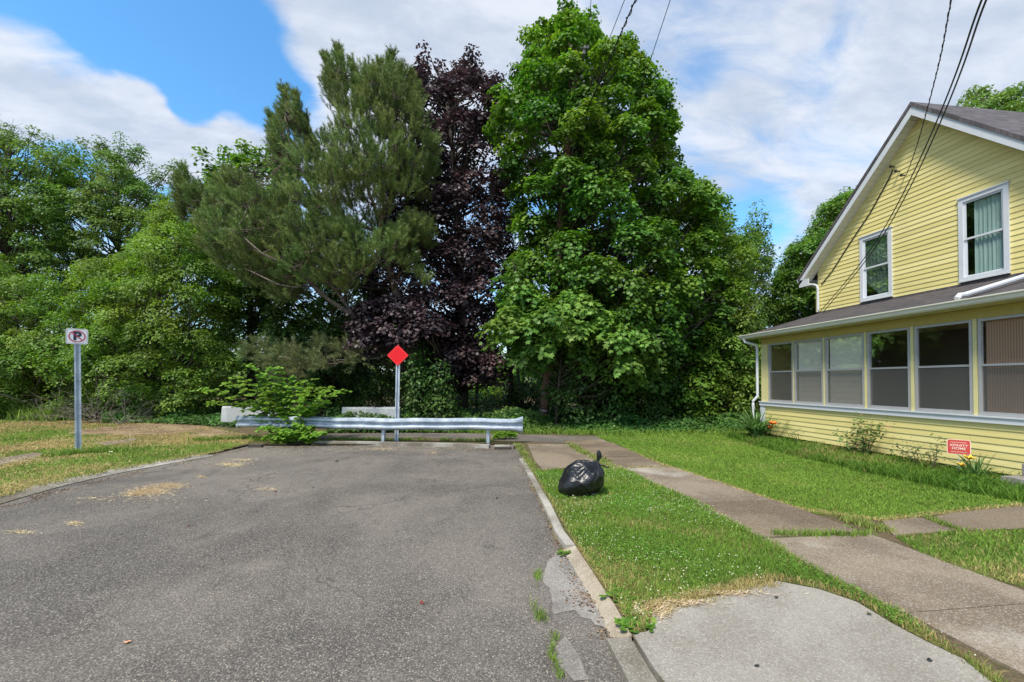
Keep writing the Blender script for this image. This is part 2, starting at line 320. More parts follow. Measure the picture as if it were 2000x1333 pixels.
def galv():
    m, t = mat('galvanised_steel'); v = geo(t); n = t.noise(v, 3, 6, .65); sp = t.vor(v, 60)
    c = t.mix(t.ss(n, .35, .65), (.30, .36, .43), (.50, .56, .63)); c = t.mix(t.math('MULTIPLY', t.ss(t.noise(t.mapping(v, scale=(.6, .6, 2)), 8, 8, .75), .54, .68), .7), c, (.19, .15, .12))
    c = t.mix(t.math('MULTIPLY', t.ss(sp, .1, .6), .15), c, (.3, .34, .4))
    finish(t, prin(t, c, t.ss(n, .3, .7, .42, .62), .35, .5, t.noise(v, 25, 3), .15, .004)); return m
M['galv'] = galv()
M['red'] = paint('red_reflective', (.70, .001, .008), .45, dirt=.5, scale=14, dirtc=(.48, .004, .008)); M['signwhite'] = paint('sign_white', (.78, .76, .80), .4, dirt=.15)
M['signred'] = paint('sign_red_ink', (.45, .015, .06), .4, dirt=0); M['signblack'] = paint('sign_black_ink', (.02, .022, .05), .4, dirt=0); M['signgreen'] = paint('sign_green_edge', (.15, .25, .17), .5, dirt=0)
M['siding'] = paint('yellow_siding', (.68, .59, .245), .55, dirt=.4, scale=1.6, dirtc=(.50, .43, .20), bump=.04, stretch=(1, .3, 2.5), isl=.06)
M['trim'] = paint('white_trim', (.56, .585, .62), .5, dirt=.35, scale=4, dirtc=(.42, .44, .45), bump=.03)
M['cream'] = paint('cream_gutter', (.64, .63, .55), .45, dirt=.35, scale=3, dirtc=(.45, .44, .36), bump=.02)
M['ytrim'] = paint('yellow_trim', (.60, .55, .27), .55, dirt=.3, scale=3, bump=.03)
M['alum'] = paint('aluminium_frame', (.42, .42, .43), .45, .35, dirt=.35, scale=9, bump=.03)
M['header'] = paint('ochre_header', (.40, .33, .10), .6, dirt=.3, bump=.03)
M['dark'] = paint('inlet_shade', (.05, .045, .04), .9, dirt=.2); M['inwall'] = paint('porch_inside_wall', (.16, .14, .11), .9, dirt=.2)
M['foundation'] = paint('foundation', (.07, .055, .045), .95, dirt=.3, bump=.5)
M['floorwood'] = paint('porch_floor', (.12, .10, .09), .8)
M['wire'] = paint('black_cable', (.015, .015, .016), .5, dirt=0)
M['porcelain'] = paint('grey_insulator', (.35, .33, .36), .4, dirt=.2)
M['straw'] = leafmat('dry_straw', (.52, .41, .24), (.70, .58, .37), (.86, .75, .52), trans=.1)
M['redsign'] = paint('yard_sign_red', (.50, .06, .05), .4, dirt=.15); M['pink'] = paint('yard_sign_border', (.80, .62, .52), .5, dirt=.1)
def shingle():
    m, t = mat('asphalt_shingles'); v = geo(t)
    br = t.n('ShaderNodeTexBrick'); t.l(t.mapping(v, rot=(0, 0, R(90))), br.inputs['Vector']); br.inputs['Scale'].default_value = 1; br.inputs['Brick Width'].default_value = .3; br.inputs['Row Height'].default_value = .135
    br.inputs['Mortar Size'].default_value = .006; br.inputs['Color1'].default_value = (.028, .026, .028, 1); br.inputs['Color2'].default_value = (.07, .064, .067, 1); br.inputs['Mortar'].default_value = (.03, .027, .028, 1)
    n = t.noise(t.mapping(v, scale=(1, 3, 1)), 5, 7, .75); c = t.mix(t.ss(n, .45, .62), br.outputs['Color'], (.09, .08, .083)); g = t.noise(v, 220, 2); c = t.mix(t.math('MULTIPLY', t.ss(g, .45, .7), .4), c, (.24, .21, .21))
    finish(t, prin(t, c, .9, 0, .2, t.math('ADD', br.outputs['Fac'], g), .6, -.01)); return m
M['shingle'] = shingle()
def shingle2():
    m, t = mat('ridge_shingles'); v = geo(t)
    br = t.n('ShaderNodeTexBrick'); t.l(v, br.inputs['Vector']); br.inputs['Scale'].default_value = 1; br.inputs['Brick Width'].default_value = .3; br.inputs['Row Height'].default_value = .1
    br.inputs['Mortar Size'].default_value = .006; br.inputs['Color1'].default_value = (.055, .052, .056, 1); br.inputs['Color2'].default_value = (.11, .10, .108, 1); br.inputs['Mortar'].default_value = (.04, .035, .036, 1)
    g = t.noise(v, 220, 2); c = t.mix(t.math('MULTIPLY', t.ss(g, .45, .7), .4), br.outputs['Color'], (.24, .21, .21)); finish(t, prin(t, c, .9, 0, .2, g, .5, .006)); return m
M['shingle2'] = shingle2()
def glass(name, tint, refl=1.0):
    m, t = mat(name); tr = t.n('ShaderNodeBsdfTransparent'); tr.inputs[0].default_value = tint+(1,)
    g = t.n('ShaderNodeBsdfGlossy'); g.inputs['Roughness'].default_value = .03; g.inputs[0].default_value = (.9, .95, 1, 1)
    b = t.n('ShaderNodeBump'); b.inputs['Strength'].default_value = .02; b.inputs['Distance'].default_value = .01; t.l(t.noise(geo(t), 2.2, 2), b.inputs['Height']); t.l(b.outputs[0], g.inputs['Normal'])
    fr = t.n('ShaderNodeFresnel'); fr.inputs[0].default_value = 1.5; s = t.n('ShaderNodeMixShader'); t.l(t.math('MULTIPLY', fr.outputs[0], refl, clamp=True), s.inputs[0]); t.l(tr.outputs[0], s.inputs[1]); t.l(g.outputs[0], s.inputs[2]); finish(t, s.outputs[0]); return m
M['glass'] = glass('window_glass', (.93, .95, .94), .32)
M['glass2'] = glass('upper_window_glass', (.62, .71, .70), .8)
def screenm():
    m, t = mat('insect_screen'); tr = t.n('ShaderNodeBsdfTransparent'); d = t.n('ShaderNodeBsdfDiffuse')
    n = t.noise(geo(t), 90, 3, .8); t.l(t.mix(n, (.05, .05, .048), (.20, .195, .185)), d.inputs[0])
    s = t.n('ShaderNodeMixShader'); s.inputs[0].default_value = .52; t.l(tr.outputs[0], s.inputs[1]); t.l(d.outputs[0], s.inputs[2]); finish(t, s.outputs[0]); return m
M['screen'] = screenm()
M['blind'] = paint('cream_blind', (.86, .80, .70), .8, dirt=.2)
def ribbed():
    m, t = mat('brown_ribbed_blind'); wv_ = t.n('ShaderNodeTexWave', wave_type='BANDS', bands_direction='Y'); t.l(geo(t), wv_.inputs[0]); wv_.inputs['Scale'].default_value = 9
    finish(t, prin(t, t.mix(wv_.outputs['Fac'], (.26, .15, .10), (.40, .25, .17)), .8)); return m
M['ribbed'] = ribbed()
def curtainm():
    m, t = mat('pale_curtain'); n = t.noise(t.mapping(geo(t), scale=(1, 5, 1.5)), 1.4, 4); finish(t, prin(t, t.mix(n, (.42, .50, .48), (.74, .80, .77)), .9)); return m
M['curtain'] = curtainm()
def bagm():
    m, t = mat('black_plastic'); v = oc(t); n = t.noise(t.mapping(v, scale=(1.5, 1.5, 4)), 4, 3, .5, 1.0)
    finish(t, prin(t, (.008, .009, .011), .33, 0, .55, n, .5, .03)); return m
M['bag'] = bagm()

# ------------------------------------------------------------------ setting
GZ = .05
def pl(pts, z=0.0): return [gp(x, y, z)[:2] for x, y in pts]
LK = [(-6.35, -60), (-6.35, -6)]+[tuple(p) for p in pl([(-60, 985), (0, 968), (90, 944), (203, 920), (315, 900), (400, 886), (450, 876), (485, 868)], GZ)]
RK = [(1.06, -60), (1.10, -2.0)]+[tuple(p) for p in pl([(1296, 1333), (1234, 1240), (1200, 1180), (1160, 1120), (1123, 1065), (1103, 1040), (1078, 989), (1043, 928), (1022, 895), (1008, 866)], GZ)]
FLc, FRc = LK[-1], RK[-1]
g = MB(); zz = .044
def flat(b, pts, z): b.add([(p[0], p[1], z) for p in pts], [tuple(range(len(pts)))])
def ccw(p):
    n = len(p); a = sum(p[i][0]*p[(i+1) % n][1]-p[(i+1) % n][0]*p[i][1] for i in range(n)); return list(p) if a > 0 else list(p)[::-1]
flat(g, ccw([(-700, -60)]+LK+[(-700, 700)]), zz); flat(g, ccw([(700, -60)]+RK+[(700, 700)]), zz); flat(g, ccw([FLc, FRc, (700, 700), (-700, 700)]), zz)
g.build('ground', M['soil'], kind='structure')
b = MB(); flat(b, [(-8, -60), (3.2, -60), (3.2, 12.5), (-8, 12.5)], 0.0); b.build('road', M['asphalt'], kind='structure')
def kerbline(b, inner, width, z1, jit=.006, zo=None):
    """kerb stones along a polyline, width towards the road (left-hand side of travel if width>0)"""
    pts = [np.array(p, float) for p in inner]; out = []
    for i, p in enumerate(pts):
        t = nrm(pts[min(i+1, len(pts)-1)]-pts[max(i-1, 0)]); out.append(p+width*np.array([-t[1], t[0]]))
    for i in range(len(pts)-1):
        n = max(1, int(np.linalg.norm(pts[i+1]-pts[i])/.5)); 
        for k in range(n):
            a, c = k/n, (k+1)/n; q = [pts[i]*(1-a)+pts[i+1]*a, pts[i]*(1-c)+pts[i+1]*c, out[i]*(1-c)+out[i+1]*c, out[i]*(1-a)+out[i+1]*a]
            zi = z1+random.uniform(-jit, jit); ze = zi if zo is None else zo
            vs = [(x[0], x[1], -.05) for x in q]+[(q[0][0], q[0][1], zi), (q[1][0], q[1][1], zi), (q[2][0], q[2][1], ze), (q[3][0], q[3][1], ze)]; b.add(vs, [(0, 1, 2, 3), (4, 5, 6, 7)[::-1], (0, 4, 5, 1), (1, 5, 6, 2), (2, 6, 7, 3), (3, 7, 4, 0)])
b = MB(); kerbline(b, LK[1:8], -.26, .052, .004, .012); b.build('kerb', M['kerb'], kind='structure')
b = MB(); kerbline(b, [p for p in RK[6:-1]], .095, .052, .010); kerbline(b, pl([(1230, 1242), (1286, 1333), (1400, 1500)], GZ)[::-1], .15, .040); b.build('kerb', M['kerb'], kind='structure')
M['sand'] = concrete('sandy_eroded_edge', (.33, .28, .21), (.20, .16, .11), (.42, .38, .31), .9, False)
b = MB(); kerbline(b, RK[3:7], .12, .046, .004, .003); b.build('eroded_kerb', M['sand'], kind='structure')
b = MB()
fk = pl([(615, 862), (700, 863), (800, 865), (900, 867), (958, 869)], .07); kerbline(b, fk, -.16, .085, .002); fk2 = pl([(1000, 870), (1010, 871)], .07); kerbline(b, fk2, -.16, .085); b.build('kerb', M['kerb'], kind='structure')
def rag(pts, amp=.02, step=.12, seed=3):
    out = []; n = len(pts); r = np.random.default_rng(seed)
    for i in range(n):
        a, c = np.array(pts[i], float), np.array(pts[(i+1) % n], float); k = max(1, int(np.linalg.norm(c-a)/step))
        for j in range(k):
            p = a+(c-a)*j/k; q = vn(np.array([[p[0], p[1], seed]]), 4, seed)[0]-.5, vn(np.array([[p[0], p[1], seed]]), 4, seed+1)[0]-.5; out.append((p[0]+2*amp*q[0]+r.normal(0, amp*.25), p[1]+2*amp*q[1]+r.normal(0, amp*.25)))
    return out
# broken gutter concrete beside the verge
b = MB(); flat(b, ccw(rag(pl([(1060, 1115), (1090, 1080), (1115, 1085), (1150, 1130), (1200, 1200), (1215, 1245), (1150, 1215), (1120, 1190), (1085, 1200), (1068, 1150)]), .045, .06)), .004); flat(b, ccw(rag(pl([(1085, 1255), (1100, 1245), (1125, 1270), (1145, 1333), (1110, 1333), (1090, 1300)]), .03, .05)), .0045); b.build('gutter_pavement', M['rubble'], kind='structure')
# rear asphalt strip
b = MB(); flat(b, ccw(pl([(600, 856), (640, 847), (900, 845), (1165, 853), (1215, 870), (1110, 866), (1020, 862), (820, 855), (640, 860)], .05)), .048); b.build('old_pavement', M['asphalt'], kind='structure')
# concrete
def slab(name, px, z, m, b=None): 
    own = b is None; b = b or MB(); b.prism([tuple(p) for p in rag(pl(px, z), .010, .10)], 0.0, z)
    if own: b.build(name, m, kind='structure')
ap = [(1236, 1239), (1267, 1234), (1276, 1194), (1330, 1180), (1400, 1163), (1458, 1147), (1520, 1135), (1595, 1150), (1676, 1176), (1741, 1217), (1813, 1254), (1887, 1290), (1940, 1333), (2100, 1440), (2200, 1560), (1480, 1560), (1400, 1450), (1300, 1333)]
slab('driveway_apron', ap, .052, M['apron'])
b = MB()
XL, XR = 3.06, 4.24
def sl_(y0, y1, a=0, c=0, z=.056): b.prism([(XL+a, y0), (XR+c, y0), (XR+c, y1), (XL+a, y1)], 0, z)
yj = [gp(1761, 1199, .05)[1], gp(1504, 1050, .05)[1], gp(1390, 982, .05)[1], gp(1275, 942, .05)[1], gp(1225, 914, .05)[1], gp(1180, 893, .05)[1], gp(1130, 872, .05)[1], gp(1120, 862, .05)[1]]
sl_(-3, yj[0]-3.06, 0, .06); sl_(yj[0]-3.045, yj[0]-1.535, 0, .06); sl_(yj[0]-1.52, yj[0]-.008, 0, .06)
sl_(yj[0]+.008, yj[1]-.03, -.02, .05, .052); sl_(yj[1]+.0, yj[2]-.01, 0, 0, .06); sl_(yj[2]+.01, yj[3]-.004, .0, -.05, .055); sl_(yj[3]+.004, yj[4]-.02, -.06, -.15, .053); sl_(yj[4]+.02, yj[5]-.02, -.1, -.24, .05); sl_(yj[5]+.015, yj[6]-.01, -.2, -.3, .053); sl_(yj[6]+.015, yj[7]+.3, -.25, -.3, .05)
b.build('sidewalk', M['walk'], kind='structure')
slab('side_walkway', [(1030, 868), (1110, 868), (1165, 893), (1143, 910), (1060, 918), (1045, 900)], .055, M['walk'])
b = MB(); slab('', [(1722, 1018), (1800, 1011), (1868, 1036), (1748, 1046)], .054, None, b); slab('', [(1812, 1010), (1880, 1000), (2030, 985), (2060, 1030), (1885, 1037)], .056, None, b); slab('', [(2035, 985), (2200, 975), (2230, 1020), (2066, 1030)], .056, None, b)
b.build('house_walkway', M['walk'], kind='structure')
# turf sheets under the grass
verge = [(1035, 915), (1060, 921), (1146, 913), (1168, 896), (1190, 905), (1225, 918), (1275, 944), (1380, 988), (1432, 1022), (1484, 1047), (1500, 1056), (1582, 1111), (1644, 1140), (1712, 1176), (1761, 1199), (1822, 1241), (1952, 1325), (1936, 1333), (1887, 1288), (1813, 1252), (1741, 1215), (1676, 1174), (1595, 1148), (1520, 1133), (1458, 1145), (1400, 1161), (1276, 1192), (1262, 1232), (1236, 1236), (1205, 1180), (1160, 1118), (1125, 1065), (1080, 989), (1045, 928)]
lawn = [(1165, 853), (1191, 865), (1212, 871), (1275, 902), (1307, 913), (1354, 928), (1460, 963), (1556, 994), (1600, 1005), (1660, 1010), (1722, 1018), (1800, 1010), (1880, 1000), (2000, 988), (2120, 978), (2150, 950), (1990, 938), (1760, 890), (1495, 853), (1480, 842), (1380, 840), (1230, 845)]
lowr = [(1748, 1048), (1868, 1038), (2060, 1033), (2250, 1024), (2300, 1250), (2000, 1147), (1904, 1121), (1806, 1085)]
leftv = [(-260, 1040), (-60, 985), (0, 968), (90, 944), (203, 920), (315, 900), (400, 886), (450, 876), (495, 862), (480, 850), (430, 838), (250, 822), (0, 812), (-400, 812), (-900, 900)]
b = MB(); flat(b, ccw(pl(verge, GZ)), .048); b.build('verge', M['turf'], kind='structure')
b = MB(); flat(b, ccw(pl(lawn, GZ)), .048); flat(b, ccw(pl(lowr, GZ)), .048); b.build('lawn', M['turf'], kind='structure')
b = MB(); flat(b, ccw([(-45, -12), (-6.4, -12), (-6.35, 0)]+pl(leftv, GZ)[1:-1]+[(-45, 24)]), .048); b.build('field', M['dryturf'], kind='structure')

b = MB(); dirt_px = [(150, 856), (230, 850), (330, 848), (430, 856), (490, 862), (478, 850), (440, 842), (400, 832), (300, 828), (250, 829), (180, 834), (130, 842)]; dirt = rag(pl(dirt_px, GZ), .12, .3); flat(b, ccw(dirt), .052); b.build('dirt_path', M['dirt'], kind='structure')
b = MB(); os1 = rag(pl([(-60, 907), (60, 886), (82, 885), (76, 892), (-60, 922)], GZ), .03, .2); os2 = rag(pl([(188, 867), (262, 857), (268, 861), (205, 872)], GZ), .03, .2); flat(b, ccw(os1), .056); flat(b, ccw(os2), .056); b.build('old_sidewalk', M['walk'], kind='structure')
# ------------------------------------------------------------------ grass
def inpoly(P, poly):
    poly = np.array(poly, float); x, y = P[:, 0], P[:, 1]; r = np.zeros(len(P), bool); n = len(poly)
    for i in range(n):
        x0, y0 = poly[i]; x1, y1 = poly[(i+1) % n]
        if y0 == y1: continue
        c = ((y0 > y) != (y1 > y)) & (x < (x1-x0)*(y-y0)/(y1-y0)+x0); r ^= c
    return r
def blades(P, h, width, lean, tint, dry):
    n = len(P); a = rng.uniform(0, 2*math.pi, n); s = np.stack([np.cos(a), np.sin(a), np.zeros(n)], 1)
    a2 = rng.uniform(0, 2*math.pi, n); le = np.stack([np.cos(a2), np.sin(a2), np.zeros(n)], 1)*lean[:, None]*h[:, None]
    up = np.array([0, 0, 1.0]); w_ = width[:, None]
    v0 = P-s*w_; v1 = P+s*w_; m0 = P+le*.35+up*h[:, None]*.6; v2 = m0+s*w_*.7; v3 = m0-s*w_*.7; tp = P+le+up*(h*np.sqrt(np.clip(1-(lean*.8)**2, .05, 1)))[:, None]
    v4 = tp+s*w_*.08; v5 = tp-s*w_*.08
    V = np.stack([v0, v1, v2, v3, v4, v5], 1).reshape(-1, 3)
    Fc = (np.arange(n)[:, None, None]*6+np.array([(0, 1, 2, 3), (3, 2, 4, 5)])[None]).reshape(-1, 4)
    return nmesh('grass', V, Fc, {'tint': np.repeat(np.clip(tint, 0, 1), 2), 'dry': np.repeat(np.clip(dry, 0, 1), 2)})
def grass(name, poly, dens, h0, dryf, label, z=GZ, lean=.5, hf=None, ref=5.0, tintb=0.0):
    poly = np.array(poly)[:, :2]; lo, hi = poly.min(0), poly.max(0); area = np.prod(hi-lo); n = int(area*dens)
    P = rng.uniform(lo, hi, (n, 2)); d = np.linalg.norm(P, axis=1); keep = rng.random(n) < np.clip((ref/np.maximum(d, .5))**1.3, .04, 1)
    P = P[keep]; P = P[inpoly(P, poly)]; n = len(P); P3 = np.concatenate([P, np.full((n, 1), z-.004)], 1); d = np.linalg.norm(P, axis=1)
    cl = vn(P3, 3.0, 3)*.6+vn(P3, 9.0, 4)*.4; h = h0*(.45+.9*cl)*rng.uniform(.6, 1.3, n)
    if hf is not None: h = h*hf(P3)
    dr = dryf(P3); dry = (rng.random(n) < dr)*rng.uniform(.6, 1, n)+.25*dr
    tint = vn(P3, 1.3, 8)*.5+vn(P3, 6, 9)*.3+rng.normal(0, .17, n)+.12+tintb
    me = blades(P3, h, .0022*np.maximum(1, d/3.2)*rng.uniform(.7, 1.4, n), lean*rng.uniform(.2, 1.6, n), tint, dry)
    return link(name, me, M['grass'], kind='stuff', label=label, cat='grass')
def nz(P, s, seed, lo, hi): return np.clip((vn(P, s, seed)*.65+vn(P, s*2.7, seed+1)*.35-lo)/(hi-lo), 0, 1)
vp = pl(verge, GZ); lp = pl(lawn, GZ); lr = pl(lowr, GZ); lv = [(-30, -6), (-6.4, -6), (-6.35, 0)]+pl(leftv, GZ)[1:-1]+[(-30, 22)]
def nearline(P, pts, r):
    """1 on a polyline, 0 beyond r metres"""
    P2 = P[:, :2]; best = np.full(len(P), 9e9)
    for a, c in zip(pts[:-1], pts[1:]):
        a, c = np.array(a)[:2], np.array(c)[:2]; ab = c-a; t = np.clip(((P2-a)@ab)/max(ab@ab, 1e-9), 0, 1); best = np.minimum(best, np.linalg.norm(P2-(a+t[:, None]*ab), axis=1))
    return np.clip(1-best/r, 0, 1)
apl = pl(ap[1:8], GZ); vline = vp+[vp[0]]
grass('verge_grass', vp, 6500, .055, lambda P: np.clip(nz(P, .9, 21, .5, .8)*.55+nearline(P, apl, .14)*1.1+nearline(P, vline, .05)*.6, 0, 1), 'green clover lawn strip between the road and the sidewalk', ref=3.6, lean=.7)
hwall = [(8.5, 11.5), (8.5, 4)]
grass('lawn_grass', lp, 5200, .036, lambda P: np.clip(nz(P, .7, 31, .6, .9)*.2+nearline(P, pl([(1191, 865), (1275, 902), (1354, 928), (1460, 963), (1556, 994), (1660, 1010)], GZ), .10), 0, 1)+nearline(P, pl([(1660, 1010), (1722, 1018), (1800, 1010), (1880, 1000), (2000, 988)], GZ), .12), 'mown bright green lawn in front of the yellow house', ref=6.5, tintb=.24, lean=.7)
grass('tall_grass', [(7.45, 3.9), (8.75, 3.9), (8.75, 11.3), (7.75, 11.6), (7.2, 9.0), (7.0, 6.5)], 2600, .17, lambda P: nz(P, 1.2, 41, .5, .8)*.4, 'long dark grass growing against the foot of the porch wall', ref=7, lean=.9, tintb=-.28)
grass('corner_grass', lr, 3500, .05, lambda P: nz(P, .8, 51, .38, .68)*.8, 'patchy grass in the corner between the sidewalk and the house walkway', ref=5, lean=.7)
grass('field_grass', lv, 2400, .05, lambda P: np.clip(nz(P, .55, 61, .26, .60)*.88+.10, 0, 1), 'dry yellowish mown grass left of the road', ref=7, lean=.8, tintb=.1, hf=lambda P: np.where(inpoly(P[:, :2], dirt)&(vn(P, 2.5, 66) < .72) | inpoly(P[:, :2], os1) | inpoly(P[:, :2], os2), .05, 1.0))
def strip(name, px, wd, dens, h, dry, label, z=GZ, lean=.6, tb=0):
    """ragged clumps along an edge"""
    pts = np.array([gp(x, y, z) for x, y in px]); seg = np.linalg.norm(np.diff(pts, axis=0), axis=1); L = seg.sum(); n = int(L*wd*dens)
    i = rng.choice(len(seg), n, p=seg/L); t = rng.random(n)[:, None]; P = pts[i]*(1-t)+pts[i+1]*t; P[:, :2] += rng.normal(0, wd*.45, (n, 2)); keep = vn(P, 5, 77) > .38+rng.normal(0, .1, n); P = P[keep]; n = len(P); d = np.linalg.norm(P[:, :2], axis=1)
    me = blades(P, h*rng.uniform(.5, 1.3, n), .0024*np.maximum(1, d/3.2)*rng.uniform(.7, 1.3, n), lean*rng.uniform(.3, 1.6, n), .5+tb+rng.normal(0, .2, n), np.full(n, dry)*rng.uniform(.7, 1.1, n))
    return link(name, me, M['grass'], kind='stuff', label=label, cat='grass')
strip('joint_grass', [(1500, 1046), (1600, 1046), (1700, 1046)], .07, 9000, .07, .1, 'tufts growing in the wide joint across the sidewalk', z=.05)
strip('joint_grass', [(1740, 1040), (1700, 1028), (1650, 1015), (1720, 1040)], .10, 6000, .07, .35, 'tufts where the house walkway meets the sidewalk', z=.05)
strip('joint_grass', [(1870, 1036), (1830, 1020), (1808, 1010)], .08, 7000, .05, .2, 'tufts in the joint of the house walkway', z=.05)
strip('joint_grass', [(1230, 914), (1310, 913)], .04, 5000, .04, .8, 'dry tufts in the far sidewalk joint', z=.05)
strip('joint_grass', [(1008, 868), (1025, 890), (1040, 915)], .10, 4500, .06, .35, 'grass between the storm drain and the sidewalk slab', z=.05)
strip('joint_grass', [(1112, 868), (1140, 886), (1165, 897), (1190, 903)], .12, 4500, .08, .35, 'weedy grass between two sidewalk slabs behind the trash bag', z=.05)
strip('road_grass', [(1052, 1120), (1048, 1150), (1040, 1165), (1055, 1210), (1066, 1215)], .045, 16000, .05, .1, 'green tufts growing out of a crack in the asphalt', z=0)
strip('road_grass', [(1075, 1235), (1085, 1250), (1075, 1280), (1088, 1300), (1098, 1333)], .03, 14000, .04, .1, 'short tufts along the nearest crack in the asphalt', z=0)
strip('kerb_grass', [(1035, 925), (1062, 985), (1078, 1010), (1093, 1060), (1106, 1085)], .06, 5000, .03, 1, 'dead grass clippings along the right kerb', z=.01, lean=1.0)
strip('verge_edge_grass', [(1270, 1195), (1330, 1180), (1400, 1163), (1458, 1147), (1520, 1135)], .09, 9000, .05, 1, 'dead tan grass along the edge of the driveway apron', lean=1.0)
strip('kerb_grass', [(-40, 980), (90, 948), (203, 922), (315, 902), (400, 888), (450, 878)], .08, 2500, .05, .7, 'dry grass hanging over the left kerb', lean=.9)
strip('sign_grass', [(118, 893), (150, 886), (195, 884), (240, 884)], .20, 2800, .13, .05, 'taller green grass round the foot of the no parking sign', lean=.7)
strip('bank_grass', [(-120, 806), (-20, 812), (60, 817), (125, 822)], .7, 1500, .62, .1, 'tall bright grass at the foot of the left bushes', lean=.8)
strip('bank_grass', [(380, 862), (440, 860), (480, 858), (520, 862)], .25, 1600, .14, .1, 'green grass between the left verge and the guardrail', lean=.8)
strip('rear_grass', [(640, 860), (760, 860), (860, 861), (960, 862)], .12, 2600, .10, .15, 'weeds growing behind the far kerb', lean=.8)
strip('rear_grass', [(650, 842), (800, 843), (1000, 846), (1180, 848)], .35, 1500, .16, .05, 'grass along the far edge of the old pavement', lean=.8)
strip('rear_grass', [(1180, 850), (1300, 846), (1450, 842)], .9, 600, .16, .05, 'rough grass at the back of the lawn', lean=.8)
def scatter_straw(name, ells, n0, label, z=.004):
    P = []
    for (px, py, rx, ry, k) in ells:
        m = int(n0*k); u = rng.normal(0, .55, (m, 2))*rng.uniform(.5, 1.2, (m, 1)); 
        for a, c in u: P.append(gp(px+a*rx, py+c*ry, z))
    P = np.array(P); n = len(P); a = rng.uniform(-.7, .7, n); D = np.stack([np.cos(a), np.sin(a), rng.normal(0, .1, n)], 1); P[:, 2] += rng.uniform(0, .012, n)
    me = leaves(name, P, np.tile([0, 0, 1.], (n, 1))+rng.normal(0, .3, (n, 3)), D, rng.uniform(.02, .055, n), rng.random(n), (np.array([(0, 0, 0), (.04, .3, 0), (.04, .7, .05), (0, 1, 0), (-.04, .7, .05), (-.04, .3, 0)]), LEAF[1]))
    return link(name, me, M['straw'], kind='stuff', label=label, cat='dry grass')
scatter_straw('dry_grass_clippings', [(290, 960, 40, 7, 1.0), (325, 950, 34, 5, .8), (262, 966, 24, 4, .35), (455, 908, 26, 5, .2), (474, 899, 20, 3, .15), (438, 908, 16, 3, .12), (390, 932, 10, 2, .05), (140, 1023, 16, 4, .07), (35, 1040, 30, 4, .06), (175, 975, 60, 3, .05), (740, 878, 40, 3, .2), (845, 885, 14, 3, .08), (640, 868, 60, 2, .15), (980, 872, 18, 3, .3), (1068, 995, 9, 5, .12), (1075, 1012, 7, 4, .1), (520, 956, 34, 3, .05), (250, 975, 150, 12, .12), (420, 905, 120, 10, .1), (600, 880, 300, 10, .2)], 2600, 'tan dried clippings lying in patches on the asphalt')
scatter_straw('dry_straw', [(330, 838, 100, 7, 1.2), (200, 862, 80, 7, .8), (420, 850, 60, 5, .8), (260, 850, 60, 5, .6), (60, 900, 90, 8, .6), (1320, 1180, 60, 6, .16), (1288, 1195, 20, 16, .16), (1245, 1195, 16, 10, .08), (1420, 1160, 90, 5, .12)], 2200, 'dead straw lying on the verges', z=.06)
M['clover_leaf'] = leafmat('clover_leaves', (.07, .17, .02), (.13, .27, .035), (.24, .38, .06), trans=.3)
# broad clover leaves and rosettes in the verge
lo = np.array(vp).min(0); hi = np.array(vp).max(0); P = rng.uniform(lo, hi, (60000, 2)); P = P[inpoly(P, vp)]; P3 = np.concatenate([P, np.full((len(P), 1), GZ)], 1); P3 = P3[(vn(P3, 2.0, 91)*.5+vn(P3, 7, 92)*.5) > .50+rng.normal(0, .1, len(P3))]; n = len(P3)
P3[:, 2] += rng.uniform(.02, .05, n); me = leaves('clover', P3, np.array([0, 0, 1.])+rng.normal(0, .3, (n, 3)), rng.normal(0, 1, (n, 3))*[1, 1, .2], rng.uniform(.008, .017, n), .45+rng.normal(0, .25, n), ROUND)
link('clover', me, M['clover_leaf'], kind='stuff', label='low clover leaves spread through the verge grass', cat='clover')
def rosette(px, py, n, r_, label, seed, z=GZ):
    r = np.random.default_rng(seed); p = gp(px, py, z); a = r.uniform(0, 6.28, n); D = np.stack([np.cos(a), np.sin(a), r.uniform(.1, .9, n)], 1)
    link('weed', leaves('weed', np.tile(p, (n, 1))+r.normal(0, r_*.3, (n, 3))*[1, 1, .1], np.stack([-np.cos(a)*.4, -np.sin(a)*.4, np.ones(n)], 1), D, .72*r_*r.uniform(.5, 1.2, n), .45+r.normal(0, .2, n), LEAF), M['clover_leaf'], label=label, cat='weed')
rosette(1205, 1160, 46, .11, 'leafy weed in the verge above the corner of the apron', 1); rosette(1262, 1222, 40, .085, 'broad leaved weed at the left corner of the driveway apron', 2); rosette(1222, 1222, 36, .09, 'leafy weed at the lower tip of the verge', 3)
rosette(1100, 1080, 34, .07, 'small weed at the broken end of the right kerb', 4, .02); rosette(1650, 1030, 30, .08, 'small weed beside the house walkway joint', 5)
strip('joint_grass', [(1740, 1196), (1790, 1226), (1850, 1262), (1930, 1318), (1990, 1360)], .055, 8000, .045, .25, 'thin grass between the apron and the nearest sidewalk slabs', z=.05)
strip('joint_grass', [(1500, 1052), (1560, 1095), (1650, 1145), (1745, 1196)], .05, 6000, .045, .15, 'grass leaning over the left edge of the sidewalk', z=.05)
def grit(name, px, wd, n, label, seed, z=.006):
    r = np.random.default_rng(seed); pts = np.array([gp(x, y, z) for x, y in px]); k = r.random(n)*(len(pts)-1); i = k.astype(int); f = (k-i)[:, None]; P = pts[i]*(1-f)+pts[np.minimum(i+1, len(pts)-1)]*f; P[:, :2] += r.normal(0, wd, (n, 2)); P = P[vn(P, 3.5, seed+40) > .4]; n = len(P)
    me = leaves(name, P, np.array([0, 0, 1.])+r.normal(0, .3, (n, 3)), r.normal(0, 1, (n, 3))*[1, 1, .1], r.uniform(.008, .03, n), r.random(n), LEAF); link(name, me, M['litter'], kind='stuff', label=label, cat='litter')
